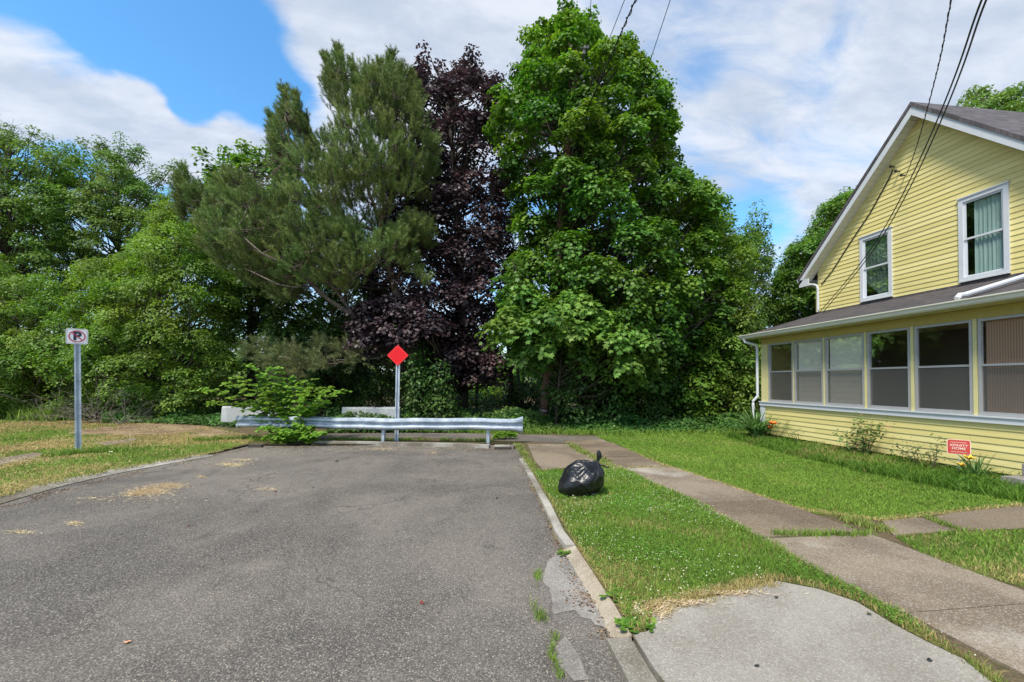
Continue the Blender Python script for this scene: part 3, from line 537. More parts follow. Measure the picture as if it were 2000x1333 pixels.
M['litter'] = leafmat('brown_litter', (.06, .04, .025), (.16, .11, .065), (.34, .25, .15), trans=.05)
grit('leaf_litter', [(0, 990), (90, 965), (203, 938), (315, 912), (400, 893), (480, 876)], .10, 2600, 'brown grit and leaf bits along the left kerb', 1)
grit('leaf_litter', [(500, 874), (620, 872), (760, 874), (900, 877), (1000, 880)], .12, 3000, 'brown grit and leaf bits along the far kerb', 2)
grit('leaf_litter', [(1010, 892), (1030, 930), (1062, 990), (1090, 1050), (1110, 1100), (1160, 1180), (1210, 1260)], .05, 1800, 'brown grit along the foot of the right kerb', 3)
grit('leaf_litter', [(1100, 1090), (1140, 1150), (1190, 1215)], .10, 1500, 'grit on the broken gutter concrete', 4)
grit('leaf_litter', [(180, 838), (300, 836), (400, 842), (470, 850)], .35, 3500, 'brown dead leaves along the back of the left verge', 5, .07)
# clover heads
n = 800; lo = np.array(vp).min(0); hi = np.array(vp).max(0); P = rng.uniform(lo, hi, (n*3, 2)); P = P[inpoly(P, vp)]; P3 = np.concatenate([P, rng.uniform(.085, .115, (len(P), 1))], 1); P3 = P3[vn(P3, 1.5, 90) > .42][:n]
b = MB()
for p in P3:
    r_ = random.uniform(.003, .0072); b.add([p+np.array(q)*r_ for q in ((1, 0, 0), (0, 1, 0), (-1, 0, 0), (0, -1, 0), (0, 0, 1), (0, 0, -1))], [(0, 1, 4), (1, 2, 4), (2, 3, 4), (3, 0, 4), (1, 0, 5), (2, 1, 5), (3, 2, 5), (0, 3, 5)])
b.build('clover_flowers', M['clover'], kind='stuff', label='tiny white clover heads dotted over the verge', cat='flowers')

# ------------------------------------------------------------------ trees
def edge_dist(P, poly):
    poly = np.array(poly, float); best = np.full(len(P), 9e9)
    for i in range(len(poly)):
        a, c = poly[i], poly[(i+1) % len(poly)]; ab = c-a; t = np.clip(((P-a)@ab)/max(ab@ab, 1e-9), 0, 1); best = np.minimum(best, np.linalg.norm(P-(a+t[:, None]*ab), axis=1))
    return best
RAD = {}
def boughs(outline, d, T, n, rmin, holes=(), front=.62, seed=0, mg=.2, wob_=46):
    """bough centres filling a rounded crown volume of real thickness whose side view is `outline` at distance d"""
    r = np.random.default_rng(seed); o = np.array(outline, float); lo, hi = o.min(0), o.max(0); out = []; pp = []
    for _ in range(80):
        c = r.uniform(lo-25, hi+25, (600, 2)); z0_ = np.zeros((len(c), 1)); cs_ = c+np.stack([vn(np.concatenate([c, z0_], 1), 1/38, seed+5)-.5, vn(np.concatenate([c, z0_], 1), 1/38, seed+9)-.5], 1)*wob_; k_ = inpoly(cs_, o); c = c[k_]; e = edge_dist(cs_[k_], o)*d/F; c = c[e > mg]; e = e[e > mg]
        tt = T*np.sqrt(np.clip(1-(1-np.clip(e/(T*1.1), 0, 1))**2, 0, 1)); sgn = np.where(r.random(len(c)) < front, -1, 1)
        wd = sgn*tt*(1-r.random(len(c))**1.6*.85)
        for (x, y), k, ee in zip(c, wd, e):
            if any(((x-hx)/hr)**2+((y-hy)/hr2)**2 < 1 for hx, hy, hr, hr2 in holes): continue
            p = at(x, y, d+k)
            rr_ = float(np.clip(ee/(rmin*1.05), .42, 1.0))
            if all(np.sum((p-q)**2) > (rmin*rr_)**2 for q in out): out.append(p); RAD[tuple(np.round(p, 3))] = rr_
            if len(out) >= n: return np.array(out)
    return np.array(out)
def sprigs(C, n, seed, L=.42):
    r = np.random.default_rng(seed+99); top = C[:, 2]+.35*np.abs(C[:, 0]-C[:, 0].mean()); k = np.argsort(-top)[:int(n*2.2)]; k = r.choice(k, min(n, len(k)), replace=False); out = [C]
    for i in k:
        q = C[i].copy(); dr = nrm(np.array([(q[0]-C[:, 0].mean())*.25, r.normal(0, .3), 1.6])+r.normal(0, .25, 3))
        for j in range(3):
            q = q+dr*L*r.uniform(.7, 1.2); q = q.copy(); RAD[tuple(np.round(q, 3))] = .36-.07*j; out.append(q[None])
    return np.concatenate(out)
def crown(C, Rb, sprays, per, size, r_s=.34, flat_=.6, tips=0.0, axis=None, seed=0, outward=.6, jit=.5, Rv=None):
    """leaf sprays round every bough centre: positions, normals, directions, sizes, tints"""
    r = np.random.default_rng(seed); n = len(C); Rb = np.full(n, Rb)*np.array([RAD.get(tuple(np.round(c, 3)), 1.0) for c in C])*r.uniform(.8, 1.2, n); ax = C.mean(0) if axis is None else axis
    O = C-ax; O[:, 2] *= .35; O = nrm(O)
    ns = sprays; U = nrm(r.normal(0, 1, (n, ns, 3)))+O[:, None]*outward+np.array([0, 0, .45]); U = nrm(U)
    S = C[:, None]+U*Rb[:, None, None]*r.uniform(.45, 1.0, (n, ns, 1))**.6*np.array([1, 1, flat_+.2]); S = S.reshape(-1, 3); U = U.reshape(-1, 3); m = len(S)
    Ns = nrm(np.array([0, 0, .95])+U*.65+r.normal(0, .22, (m, 3)))
    a = r.uniform(0, 2*math.pi, (m, per)); rho = np.sqrt(r.random((m, per))); rs = r_s*r.uniform(.6, 1.3, (m, 1))
    t1 = nrm(np.cross(Ns, np.array([.3, .2, .9])+0*Ns)); t2 = np.cross(Ns, t1)
    dv = t1[:, None]*np.cos(a)[..., None]+t2[:, None]*np.sin(a)[..., None]
    P = S[:, None]+dv*(rho*rs)[..., None]+Ns[:, None]*r.normal(0, .05, (m, per, 1)); P[..., 2] -= (rho**2*rs*.45)
    N = Ns[:, None]+dv*.35*rho[..., None]+r.normal(0, jit*.6, (m, per, 3)); D = dv+r.normal(0, .4, (m, per, 3))-np.array([0, 0, .35])
    tb = np.repeat(r.normal(0, .11, n), ns); ts = r.normal(0, .11, m)+tips*(U[:, 2]-.2)  # upper sprays lighter: new growth, plus light from above put into the tint
    ti = .45+tb[:, None]+ts[:, None]+r.normal(0, .13, (m, per))
    sz = size*r.uniform(.65, 1.25, (m, per)); pk = np.array([RAD.get(tuple(np.round(c, 3)), 1.0) for c in C])**1.5; kp = (r.random((m, per)) < np.repeat(pk, ns)[:, None]).ravel()
    return P.reshape(-1, 3)[kp], N.reshape(-1, 3)[kp], D.reshape(-1, 3)[kp], sz.ravel()[kp], ti.ravel()[kp], S
def limbs(b, path, rad, C, tw, S=None, nS=0, seed=0, thick=.055):
    """tapered trunk along path, a curved limb to every bough centre, twigs to some sprays"""
    path = np.array(path, float); b.tube(path, rad, 10); r = np.random.default_rng(seed)
    seg = np.linalg.norm(np.diff(path, axis=0), axis=1); cum = np.concatenate([[0], np.cumsum(seg)]); T = np.linspace(0, cum[-1], 60)
    fine = np.stack([np.interp(T, cum, path[:, i]) for i in range(3)], 1); fr = np.interp(T, cum, rad)
    for c in C:
        dd = fine-c; hz = np.linalg.norm(dd[:, :2], axis=1); cost = np.abs(fine[:, 2]-(c[2]-hz*.75))+hz*.3; cost[fine[:, 2] < path[0, 2]+1.0] += 5; i = int(np.argmin(cost)); a = fine[i]; L = np.linalg.norm(c-a)
        mid = a*.5+c*.5+np.array([0, 0, -.08*L])+r.normal(0, .05*L, 3); q1 = a*.75+mid*.3-a*.05+r.normal(0, .02*L, 3)
        r0 = min(fr[i]*.6, thick*(.5+.2*L)); b.tube([a, q1, mid, mid*.4+c*.6+r.normal(0, .03*L, 3), c], [r0, r0*.8, r0*.6, r0*.4, .012], 5)
    if S is not None and nS:
        for s in S[r.choice(len(S), min(nS, len(S)), replace=False)]:
            i = int(np.argmin(np.sum((C-s)**2, 1))); c = C[i]; b.tube([c, (c+s)/2+r.normal(0, .04, 3), s], [.016, .010, .005], 3, False)
def tree(name, label, cat, base, path, rad, C, Rb, sprays, per, size, m, tpl=LEAF, barkm='bark', group=None, seed=0, nS=250, tk=.055, **kw):
    root = empty(name, base, label, cat, group)
    P, N, D, S, t, Sp = crown(C, Rb, sprays, per, size, seed=seed, **kw)
    k = P[:, 2] > .06; me = leaves('crown', P[k], N[k], D[k], S[k], t[k], tpl); link('crown', me, M[m], root)
    b = MB(); limbs(b, path, rad, C, .05, Sp, nS, seed, tk); b.build('trunk', M[barkm], root, smooth=True); return root
def up_path(px, ys, d, jit=.1, seed=0, zb=.02):
    """trunk axis through photo columns px at rows ys, standing at depth d"""
    P = [at(x, y, d) for x, y in zip(px, ys)]; P[0][2] = zb; return np.array(P)
Q = 1.0
def auto(name, label, outline, d, T, n, rmin, m, trunk, rad, size=.12, Rb=.8, sprays=14, per=26, holes=(), tpl=LEAF, seed=1, group=None, cat='tree', extra=None, spr=14, wob=46, **kw):
    C = boughs(outline, d, T, n, rmin, holes, seed=seed, mg=Rb*.30, wob_=wob)
    if extra: C = np.concatenate([C]+[boughs(*e_, seed=seed+1, mg=.3) for e_ in extra])
    C = sprigs(C, spr, seed)
    tp = up_path([p[0] for p in trunk], [p[1] for p in trunk], d); k = np.linspace(1, .25, len(tp))*rad
    return tree(name, label, cat, tp[0], tp, k, C, Rb, sprays, int(per*Q), size, m, tpl, group=group, seed=seed, axis=None, **kw)

# Norway maple in the middle
NO = [(1112, 5), (1128, 30), (1180, 45), (1232, 72), (1270, 130), (1308, 170), (1322, 250), (1318, 320), (1365, 335), (1402, 372), (1418, 420), (1412, 470), (1425, 530), (1448, 600), (1430, 680), (1360, 750), (1310, 780), (1240, 800), (1150, 790), (1080, 770), (1010, 700), (965, 640), (985, 560), (1005, 480), (1000, 400), (980, 330), (955, 260), (952, 190), (985, 130), (1020, 120), (1032, 55), (1075, 40), (1095, 30)]
NH = [(1085, 285, 26, 26), (1010, 345, 22, 12), (1140, 335, 12, 26)]
auto('maple_tree', 'tallest tree, a broad green maple behind the right end of the guardrail', NO, 16.8, 3.6, 430, .76, 'maple', [(1088, 835), (1090, 640), (1105, 420), (1120, 250), (1115, 90)], .27, size=.115, Rb=.68, sprays=17, per=34, holes=NH, tpl=ROUND, seed=3, r_s=.30, tips=.14, nS=600, spr=7, wob=12)
auto('maple_tree', 'low maple with large leaves drooping in front of the utility pole', [(1000, 575), (1060, 560), (1130, 575), (1180, 600), (1250, 640), (1290, 690), (1300, 740), (1240, 760), (1180, 720), (1110, 700), (1050, 720), (985, 700), (945, 670), (955, 610)], 13.9, 1.2, 52, .62, 'maple2', [(1085, 838), (1092, 740), (1100, 660)], .05, tk=.018, size=.15, Rb=.58, sprays=13, per=28, spr=3, tpl=MAPLE, seed=5, r_s=.34, tips=.15, nS=120)
# purple maple
PU = [(797, 118), (822, 120), (838, 152), (870, 140), (892, 132), (930, 140), (955, 150), (985, 200), (992, 300), (1000, 400), (1012, 480), (1005, 600), (960, 660), (985, 700), (985, 745), (930, 760), (880, 740), (840, 700), (780, 690), (700, 680), (670, 640), (690, 590), (720, 520), (735, 440), (745, 380), (770, 300), (775, 200)]
PH = [(872, 290, 34, 8), (930, 300, 16, 10), (880, 378, 22, 9), (850, 500, 16, 12), (835, 545, 22, 22), (940, 500, 10, 10), (900, 525, 10, 8), (960, 450, 8, 14), (848, 640, 10, 16), (910, 655, 8, 10)]
auto('purple_maple_tree', 'dark purple leaved maple between the pine and the tall green maple', PU, 18.0, 2.9, 260, .78, 'purple', [(905, 828), (905, 650), (895, 450), (885, 300), (870, 170)], .24, size=.115, Rb=.66, sprays=14, per=27, holes=PH, tpl=ROUND, seed=8, r_s=.30, nS=400, spr=9, wob=30, extra=[([(690, 600), (760, 570), (850, 590), (860, 660), (800, 690), (700, 690), (670, 640)], 14.9, .6, 26, .55), ([(830, 640), (960, 650), (985, 720), (930, 770), (850, 740)], 16.5, .7, 20, .6)])
# right hand yellow-green tree, thin tree, backdrop
auto('boxelder_tree', 'yellow green tree between the tall maple and the corner of the porch', [(1330, 400), (1410, 420), (1455, 490), (1480, 560), (1500, 640), (1484, 740), (1486, 820), (1420, 836), (1340, 815), (1300, 760), (1340, 660), (1380, 560), (1370, 470)], 16.8, 2.2, 170, .7, 'yellowgreen', [(1400, 838), (1395, 700), (1385, 560), (1380, 450)], .13, size=.105, Rb=.64, sprays=15, per=32, seed=11, r_s=.3, tips=.1)
auto('sparse_tree', 'thin open topped tree rising between the tall maple and the house', [(1395, 490), (1430, 450), (1478, 440), (1500, 470), (1512, 500), (1508, 600), (1490, 690), (1420, 700), (1390, 580)], 20, 1.8, 110, .62, 'midgreen', [(1450, 838), (1450, 650), (1448, 560), (1455, 480)], .1, size=.12, Rb=.58, sprays=11, per=24, seed=13, r_s=.28, nS=300, spr=5, wob=24)
auto('leafy_tree', 'dense green tree behind the far corner of the yellow house', [(1500, 640), (1488, 600), (1500, 560), (1530, 500), (1560, 460), (1610, 410), (1670, 370), (1720, 380), (1740, 500), (1700, 640)], 21, 2.8, 240, .72, 'maple', [(1620, 820), (1620, 620), (1640, 430)], .2, spr=5, wob=26, size=.125, Rb=.72, sprays=16, per=32, seed=15, r_s=.34, tips=.1)
auto('leafy_tree', 'treetop showing above the near slope of the house roof', [(1868, 215), (1890, 172), (1935, 158), (1965, 172), (1995, 155), (2080, 150), (2200, 190), (2260, 420), (2050, 480), (1880, 400)], 25, 3, 200, .85, 'midgreen', [(2060, 800), (2050, 500), (2040, 250)], .3, spr=2, wob=16, size=.14, Rb=.85, sprays=15, per=30, seed=17, r_s=.4, tips=.1)
auto('shrub', 'low yellow green bush at the back of the lawn', [(1300, 720), (1400, 680), (1480, 700), (1500, 835), (1300, 840), (1260, 800)], 15.8, 1.3, 46, .62, 'yellowgreen', [(1390, 838), (1390, 760)], .05, size=.11, Rb=.6, sprays=12, per=24, seed=19, r_s=.28, cat='shrub')
# behind the pine
auto('leafy_tree', 'round bright green treetop showing behind the left side of the pine', [(400, 420), (410, 340), (450, 305), (500, 298), (545, 310), (580, 360), (600, 500), (560, 640), (430, 640), (390, 520)], 21.5, 2.6, 110, 1.0, 'maple', [(490, 830), (490, 600), (495, 340)], .2, size=.16, Rb=.85, sprays=13, per=22, seed=21, r_s=.34, tips=.2, tpl=MAPLE)
auto('leafy_tree', 'shaded green tree filling the gap below the pine and left of the purple maple', [(540, 520), (600, 470), (680, 450), (740, 500), (760, 600), (730, 760), (560, 770), (520, 640)], 20.5, 2.0, 90, .95, 'darkgreen', [(650, 826), (650, 650), (650, 520)], .14, size=.15, Rb=.85, sprays=13, per=24, seed=22, r_s=.34, tips=.1, tpl=MAPLE)
# left group
auto('elm_tree', 'tall dark green tree at the left edge of the photo', [(-160, 300), (-60, 262), (20, 270), (70, 296), (110, 325), (130, 400), (135, 560), (60, 640), (-160, 640)], 25, 3.2, 230, .9, 'midgreen', [(20, 815), (20, 600), (15, 300)], .24, size=.13, Rb=.78, sprays=15, per=32, seed=23, r_s=.36, tips=.15, holes=[(72, 395, 8, 6)])
auto('elm_tree', 'dark green tree with a pointed wispy top left of the pine', [(105, 310), (165, 295), (185, 330), (182, 280), (210, 278), (272, 292), (268, 340), (310, 345), (352, 378), (378, 450), (375, 520), (300, 580), (130, 620), (100, 420)], 26, 3.0, 210, .88, 'midgreen', [(240, 812), (240, 600), (225, 310)], .2, size=.13, Rb=.74, sprays=15, per=30, seed=25, r_s=.36, tips=.12, nS=350, holes=[(215, 480, 26, 24), (200, 425, 20, 8)])
auto('boxelder_tree', 'yellow green bushy tree in front at the left edge', [(-260, 560), (-60, 530), (20, 520), (80, 548), (140, 585), (190, 640), (200, 720), (180, 812), (60, 820), (-260, 820)], 19.5, 2.8, 230, .80, 'yellowgreen', [(60, 815), (60, 720), (60, 590)], .14, size=.10, Rb=.72, sprays=18, per=38, seed=27, r_s=.32, tips=.12)
auto('boxelder_tree', 'large yellow green bushy tree between the no parking sign and the pine', [(145, 560), (180, 510), (250, 490), (262, 445), (320, 415), (395, 435), (425, 490), (455, 560), (472, 640), (470, 740), (440, 812), (260, 822), (190, 815), (155, 700)], 19, 3.0, 230, .84, 'yellowgreen', [(300, 818), (300, 700), (315, 470)], .15, size=.10, Rb=.72, sprays=18, per=38, seed=29, r_s=.32, tips=.12, holes=[(272, 632, 9, 7)])
# understorey
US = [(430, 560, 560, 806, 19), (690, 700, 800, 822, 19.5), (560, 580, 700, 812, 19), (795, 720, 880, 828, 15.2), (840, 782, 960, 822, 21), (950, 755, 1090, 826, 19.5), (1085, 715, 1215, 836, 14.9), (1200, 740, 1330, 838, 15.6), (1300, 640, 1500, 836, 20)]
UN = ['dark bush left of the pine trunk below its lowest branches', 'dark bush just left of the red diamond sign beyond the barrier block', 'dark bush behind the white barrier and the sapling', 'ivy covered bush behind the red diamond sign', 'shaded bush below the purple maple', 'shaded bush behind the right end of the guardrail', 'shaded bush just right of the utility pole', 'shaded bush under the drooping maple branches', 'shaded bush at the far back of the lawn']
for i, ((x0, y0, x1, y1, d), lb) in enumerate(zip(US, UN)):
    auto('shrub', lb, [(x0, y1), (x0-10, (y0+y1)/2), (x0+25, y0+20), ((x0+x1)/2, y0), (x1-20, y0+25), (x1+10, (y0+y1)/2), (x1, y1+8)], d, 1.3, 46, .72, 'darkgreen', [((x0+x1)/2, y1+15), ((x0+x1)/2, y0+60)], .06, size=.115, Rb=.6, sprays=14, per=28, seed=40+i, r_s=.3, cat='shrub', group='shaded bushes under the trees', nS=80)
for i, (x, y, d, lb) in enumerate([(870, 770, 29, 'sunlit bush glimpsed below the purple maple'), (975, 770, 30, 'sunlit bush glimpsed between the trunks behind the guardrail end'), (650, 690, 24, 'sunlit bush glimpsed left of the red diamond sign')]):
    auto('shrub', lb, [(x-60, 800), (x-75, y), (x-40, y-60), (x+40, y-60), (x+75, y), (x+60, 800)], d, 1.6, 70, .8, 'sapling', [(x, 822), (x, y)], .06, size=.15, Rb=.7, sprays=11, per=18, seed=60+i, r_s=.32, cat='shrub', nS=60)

def pine_shoots(C, Rb, shoots, needles, r, ax, ln=.13, upb=.8):
    Rb = Rb*np.array([RAD.get(tuple(np.round(c, 3)), 1.0) for c in C])[:, None, None]
    n = len(C); O = C-ax; O[:, 2] *= .3; O = nrm(O); U = nrm(nrm(r.normal(0, 1, (n, shoots, 3)))+O[:, None]*.6+np.array([0, 0, .5]))
    S = C[:, None]+U*Rb*r.uniform(.35, 1, (n, shoots, 1))*np.array([1, 1, .8]); A = nrm(U*.55+O[:, None]*.3+np.array([0, 0, upb])+r.normal(0, .2, (n, shoots, 3)))
    S = S.reshape(-1, 3); A = A.reshape(-1, 3); m = len(S); L = r.uniform(.22, .48, m)
    t = r.random((m, needles)); B = S[:, None]+A[:, None]*(t*L[:, None])[..., None]
    rd = nrm(np.cross(A[:, None]+0*B, nrm(r.normal(0, 1, (m, needles, 3))))); Dn = nrm(A[:, None]*.75+rd*.75); le = ln*r.uniform(.7, 1.2, (m, needles))
    sd = nrm(np.cross(Dn, nrm(r.normal(0, 1, (m, needles, 3)))))*.0058
    V = np.stack([B-sd, B+sd, B+Dn*le[..., None]], 2).reshape(-1, 3); k = m*needles
    ti = .42+np.repeat(np.repeat(r.normal(0, .10, n), shoots), needles)+np.repeat(r.normal(0, .12, m), needles)+r.normal(0, .12, k)
    return V, np.arange(k*3).reshape(-1, 3), ti, S, A, L
def pine():
    d = 15.6; tp = up_path([818, 812, 806, 770, 744, 746, 766, 760], [828, 720, 650, 560, 455, 420, 385, 230], d)
    root = empty('pine_tree', tp[0], 'tall pine with long bare grey lower limbs left of the purple maple', 'tree')
    O1 = [(628, 150), (640, 108), (662, 100), (685, 130), (705, 175), (735, 130), (765, 108), (795, 150), (815, 185), (828, 240), (852, 290), (838, 325), (825, 380), (800, 420), (760, 400), (700, 470), (640, 480), (585, 440), (545, 400), (525, 330), (532, 240), (555, 185), (578, 185), (592, 240), (615, 270)]
    O2 = [(352, 350), (362, 340), (385, 375), (420, 385), (440, 330), (500, 350), (560, 400), (640, 440), (700, 450), (760, 450), (790, 470), (780, 530), (740, 560), (690, 560), (640, 590), (560, 600), (490, 580), (430, 530), (395, 470), (372, 410)]
    O3 = [(460, 655), (500, 660), (560, 655), (620, 670), (700, 690), (720, 715), (640, 735), (560, 740), (500, 725), (470, 700)]
    O4 = [(800, 420), (835, 420), (830, 500), (835, 575), (800, 580), (785, 530), (760, 520), (770, 470)]
    r = np.random.default_rng(77)
    C = np.concatenate([boughs(O1, d, 2.1, 200, .50, seed=71, wob_=40, mg=.42, holes=[(600, 350, 12, 26), (700, 230, 9, 34), (640, 270, 8, 22), (770, 330, 9, 20), (575, 300, 8, 16)]), boughs(O2, d-.5, 2.1, 215, .52, seed=72, mg=.34, wob_=50), boughs(O4, d-.6, .7, 26, .5, seed=73), boughs([(690, 330), (780, 330), (835, 360), (830, 440), (770, 470), (690, 470)], d+.3, 1.0, 26, .5, seed=75)])
    for x, y, k in [(662, 100, 0), (690, 130, .5), (640, 118, .3), (765, 112, .2), (742, 130, -.3), (800, 150, .2), (815, 180, .5), (558, 180, .2), (580, 190, .5), (535, 235, .4), (600, 235, .2), (362, 335, .4), (395, 370, .8), (352, 352, .6), (845, 280, .6), (718, 150, .6), (782, 140, .5)]:
        for q in range(7):
            p = at(x+(q*2.5 if x < 700 else -q*2), y+4+q*12, d-k); RAD[tuple(np.round(p, 3))] = .10+.085*q; C = np.concatenate([C, p[None]])
    V, Fc, t, S, A, L = pine_shoots(C, .44, 17, 84, r, tp[4]); me = nmesh('crown', V, Fc, {'tint': np.clip(t, 0, 1)}); link('crown', me, M['pine'], root)
    C3 = boughs(O3, d-1.2, 1.0, 30, .48, seed=74); V, Fc, t, S3, A3, L3 = pine_shoots(C3, .45, 14, 70, r, tp[2], upb=.2); me = nmesh('low_branch_needles', V, Fc, {'tint': np.clip(t, 0, 1)}); link('low_branch_needles', me, M['pinebrown'], root, label='dull brownish needles of the lowest branches')
    b = MB(); b.tube(tp, [.20, .17, .155, .14, .12, .11, .09, .03], 10)
    def limb(pts, dz, r0): 
        P = np.array([at(x, y, d-k*1.2) for x, y, k in pts]); b.tube(P, np.linspace(r0, .02, len(P)), 7); return P
    Ls = [limb([(806, 660, 0), (760, 655, .2), (712, 630, .5), (684, 613, .7), (640, 585, 1.0), (608, 555, 1.3), (584, 532, 1.6), (545, 512, 2.0), (512, 496, 2.2), (460, 450, 2.2)], 0, .11),
          limb([(730, 640, .4), (690, 618, .6), (672, 590, .8), (655, 566, 1.0), (638, 550, 1.2), (600, 500, 1.2), (540, 440, 1.0)], 0, .07),
          limb([(611, 559, 1.3), (572, 562, 1.6), (540, 555, 1.8), (494, 532, 2.0)], 0, .04),
          limb([(744, 455, 0), (700, 440, .3), (620, 390, .6), (570, 300, .8), (555, 220, .8)], 0, .07), limb([(744, 450, 0), (730, 400, -.3), (690, 300, -.2), (662, 150, 0)], 0, .07), limb([(806, 670, 0), (740, 700, .8), (640, 705, 1.0), (520, 695, 1.2)], 0, .035), limb([(690, 700, .8), (660, 710, 1.0), (600, 715, 1.2)], 0, .03)]
    allp = np.concatenate(Ls+[tp[3:]])
    for c in np.concatenate([C, C3]):
        i = int(np.argmin(np.sum((allp-c)**2, 1))); a = allp[i]; k = np.linalg.norm(c-a); b.tube([a, a*.5+c*.5+r.normal(0, .04*k, 3)-np.array([0, 0, .05*k]), c], [.018, .014, .009], 4, False)
    for s, a, l in zip(S[::2], A[::2], L[::2]):
        c = C[int(np.argmin(np.sum((C-s)**2, 1)))]; b.tube([c, s, s+a*l], [.011, .008, .004], 3, False)
    b.build('trunk', M['pinebark'], root, smooth=True)
pine()
# bare trunks in the shade
for x, y0, w_, d, lb in [(995, 830, .10, 18.5, 'slim bare trunk standing behind the right end of the guardrail'), (1103, 832, .07, 18, 'slender bare trunk close right of the utility pole'), (930, 826, .09, 21, 'thin dark trunk below the right side of the purple maple'), (1010, 826, .08, 22, 'thin trunk farther back between guardrail end and pole')]:
    P = up_path([x, x+3, x-4, x+6], [y0, 740, 660, 520], d); root = empty('slim_tree', P[0], lb, 'tree'); b = MB(); b.tube(P, [w_, w_*.85, w_*.7, w_*.4], 8); b.tube([P[2], P[2]+np.array([.5, .1, .9])], [w_*.4, .02], 5); b.build('trunk', M['bark'], root, smooth=True)
    C = np.array([P[3]+rng.normal(0, .7, 3) for _ in range(7)]); Pp, N, D, S_, t, _ = crown(C, .6, 9, 18, .13, seed=int(x)); link('crown', leaves('crown', Pp, N, D, S_, t), M['darkgreen'], root)
# dead brush and bare twigs
def twigs(name, base, n, L, label, cat, spread=.8, up_=.5, seed=0, r0=.012):
    r = np.random.default_rng(seed); b = MB()
    def grow(p, dr, l, rad, lev):
        q = [p]; 
        for i in range(4): dr = nrm(dr+r.normal(0, .22, 3)); q.append(q[-1]+dr*l/4)
        b.tube(q, np.linspace(rad, rad*.35, 5), 4, False)
        if lev:
            for i in range(3): k = r.integers(1, 5); grow(q[k], nrm(dr+r.normal(0, .7, 3)), l*.6, rad*.55, lev-1)
    for i in range(n): grow(np.array(base)+r.normal(0, .12, 3)*np.array([1, 1, 0]), nrm(np.array([r.normal(0, spread), r.normal(0, spread)-.1, up_*r.uniform(.5, 1.3)])), L*r.uniform(.6, 1.1), r0, 2)
    return b.build(name, M['deadwood'], label=label, cat=cat)
g0 = gp(195, 826, .05); twigs('dead_bush', g0, 26, 1.9, 'leafless grey tangled brush behind the no parking sign', 'dead bush', .9, .55, 3)
g0 = gp(240, 828, .05); twigs('dead_bush', g0, 14, 1.4, 'smaller leafless tangle of pale twigs right of the no parking post', 'dead bush', 1.1, .5, 6)
p0 = at(5, 320, 26); b0 = np.array([p0[0], p0[1], .03]); root = empty('bare_tree', b0, 'bare dead treetop sticking up at the left edge', 'tree')
b = MB(); rr = np.random.default_rng(4); tpp = np.array([b0, at(6, 500, 26), p0]); b.tube(tpp, [.12, .09, .05], 8)
for k in range(16):
    s_ = p0+rr.normal(0, .2, 3); e_ = at(rr.uniform(-60, 45), rr.uniform(228, 290), 26)+rr.normal(0, .3, 3); mid = (s_+e_)/2+rr.normal(0, .15, 3); b.tube([p0, mid, e_], [.03, .016, .006], 4, False)
    for j in range(3): f_ = mid+(e_-mid)*rr.uniform(.2, .9); b.tube([f_, f_+np.array([rr.normal(0, .3), 0, rr.uniform(.1, .5)])], [.009, .004], 3, False)
b.build('trunk', M['deadwood'], root)
# ivy ground cover
def cover(name, px0, px1, pyf, pyb, n, h, m, label, seed, size=.09):
    r = np.random.default_rng(seed); x = r.uniform(px0, px1, n); t = r.random(n); P = np.array([gp(a, pyf(a)*(1-k)+pyb*k, .05) for a, k in zip(x, t)])
    hh = h*(.3+vn(P, 1.1, seed)*1.1)*np.minimum(1, .25+t*2.2); P[:, 2] += r.random(n)**.6*hh
    me = leaves(name, P, np.stack([r.normal(0, .5, n), r.normal(-.25, .5, n), np.ones(n)], 1), np.stack([r.normal(0, 1, n), r.normal(-.4, 1, n), r.normal(-.2, .3, n)], 1), size*r.uniform(.6, 1.3, n), .45+(vn(P, 2.2, seed+3)-.5)*.7+r.normal(0, .15, n), ROUND)
    return link(name, me, M[m], kind='stuff', label=label, cat='ground cover')
cover('ivy', 640, 1200, lambda x: 846, 822, 26000, .55, 'ivy', 'dark ivy covering the ground under the trees', 1)
cover('ivy', 1180, 1500, lambda x: 848-(x-1180)*.015, 826, 14000, .45, 'ivy', 'low weeds along the back edge of the lawn', 2)
cover('ivy', 200, 470, lambda x: 828+max(0, x-330)*.06, 805, 15000, .6, 'ivy', 'creeping vines left of the white barrier', 4)
cover('weeds', -200, 220, lambda x: 815, 790, 13000, .8, 'darkgreen', 'weeds at the foot of the left bushes', 5, .1)
def wood(name, d, y0, px0, px1, n, label, seed):
    r = np.random.default_rng(seed); x = r.uniform(px0, px1, n); prof = y0+28*np.sin(x*.013+1)+18*np.sin(x*.041)+9*np.sin(x*.11); t = r.random(n)**.8
    P = np.array([at(a, p*(k)+766*(1-k), d) for a, p, k in zip(x, prof, t)]); P += r.normal(0, 1, (n, 3))*np.array([1, 3.0, .5]); P[:, 2] = np.maximum(P[:, 2], .2)
    me = leaves(name, P, np.stack([r.normal(0, .6, n), r.normal(-.5, .5, n), np.ones(n)], 1), r.normal(0, 1, (n, 3)), r.uniform(.5, 1.1, n), .5+(vn(P, .35, seed)-.5)*1.2+r.normal(0, .12, n), ROUND)
    return link(name, me, M['midgreen'], kind='stuff', label=label, cat='woodland')
wood('distant_wood', 48, 668, -700, 2500, 26000, 'far line of trees seen through gaps between the trunks', 9)

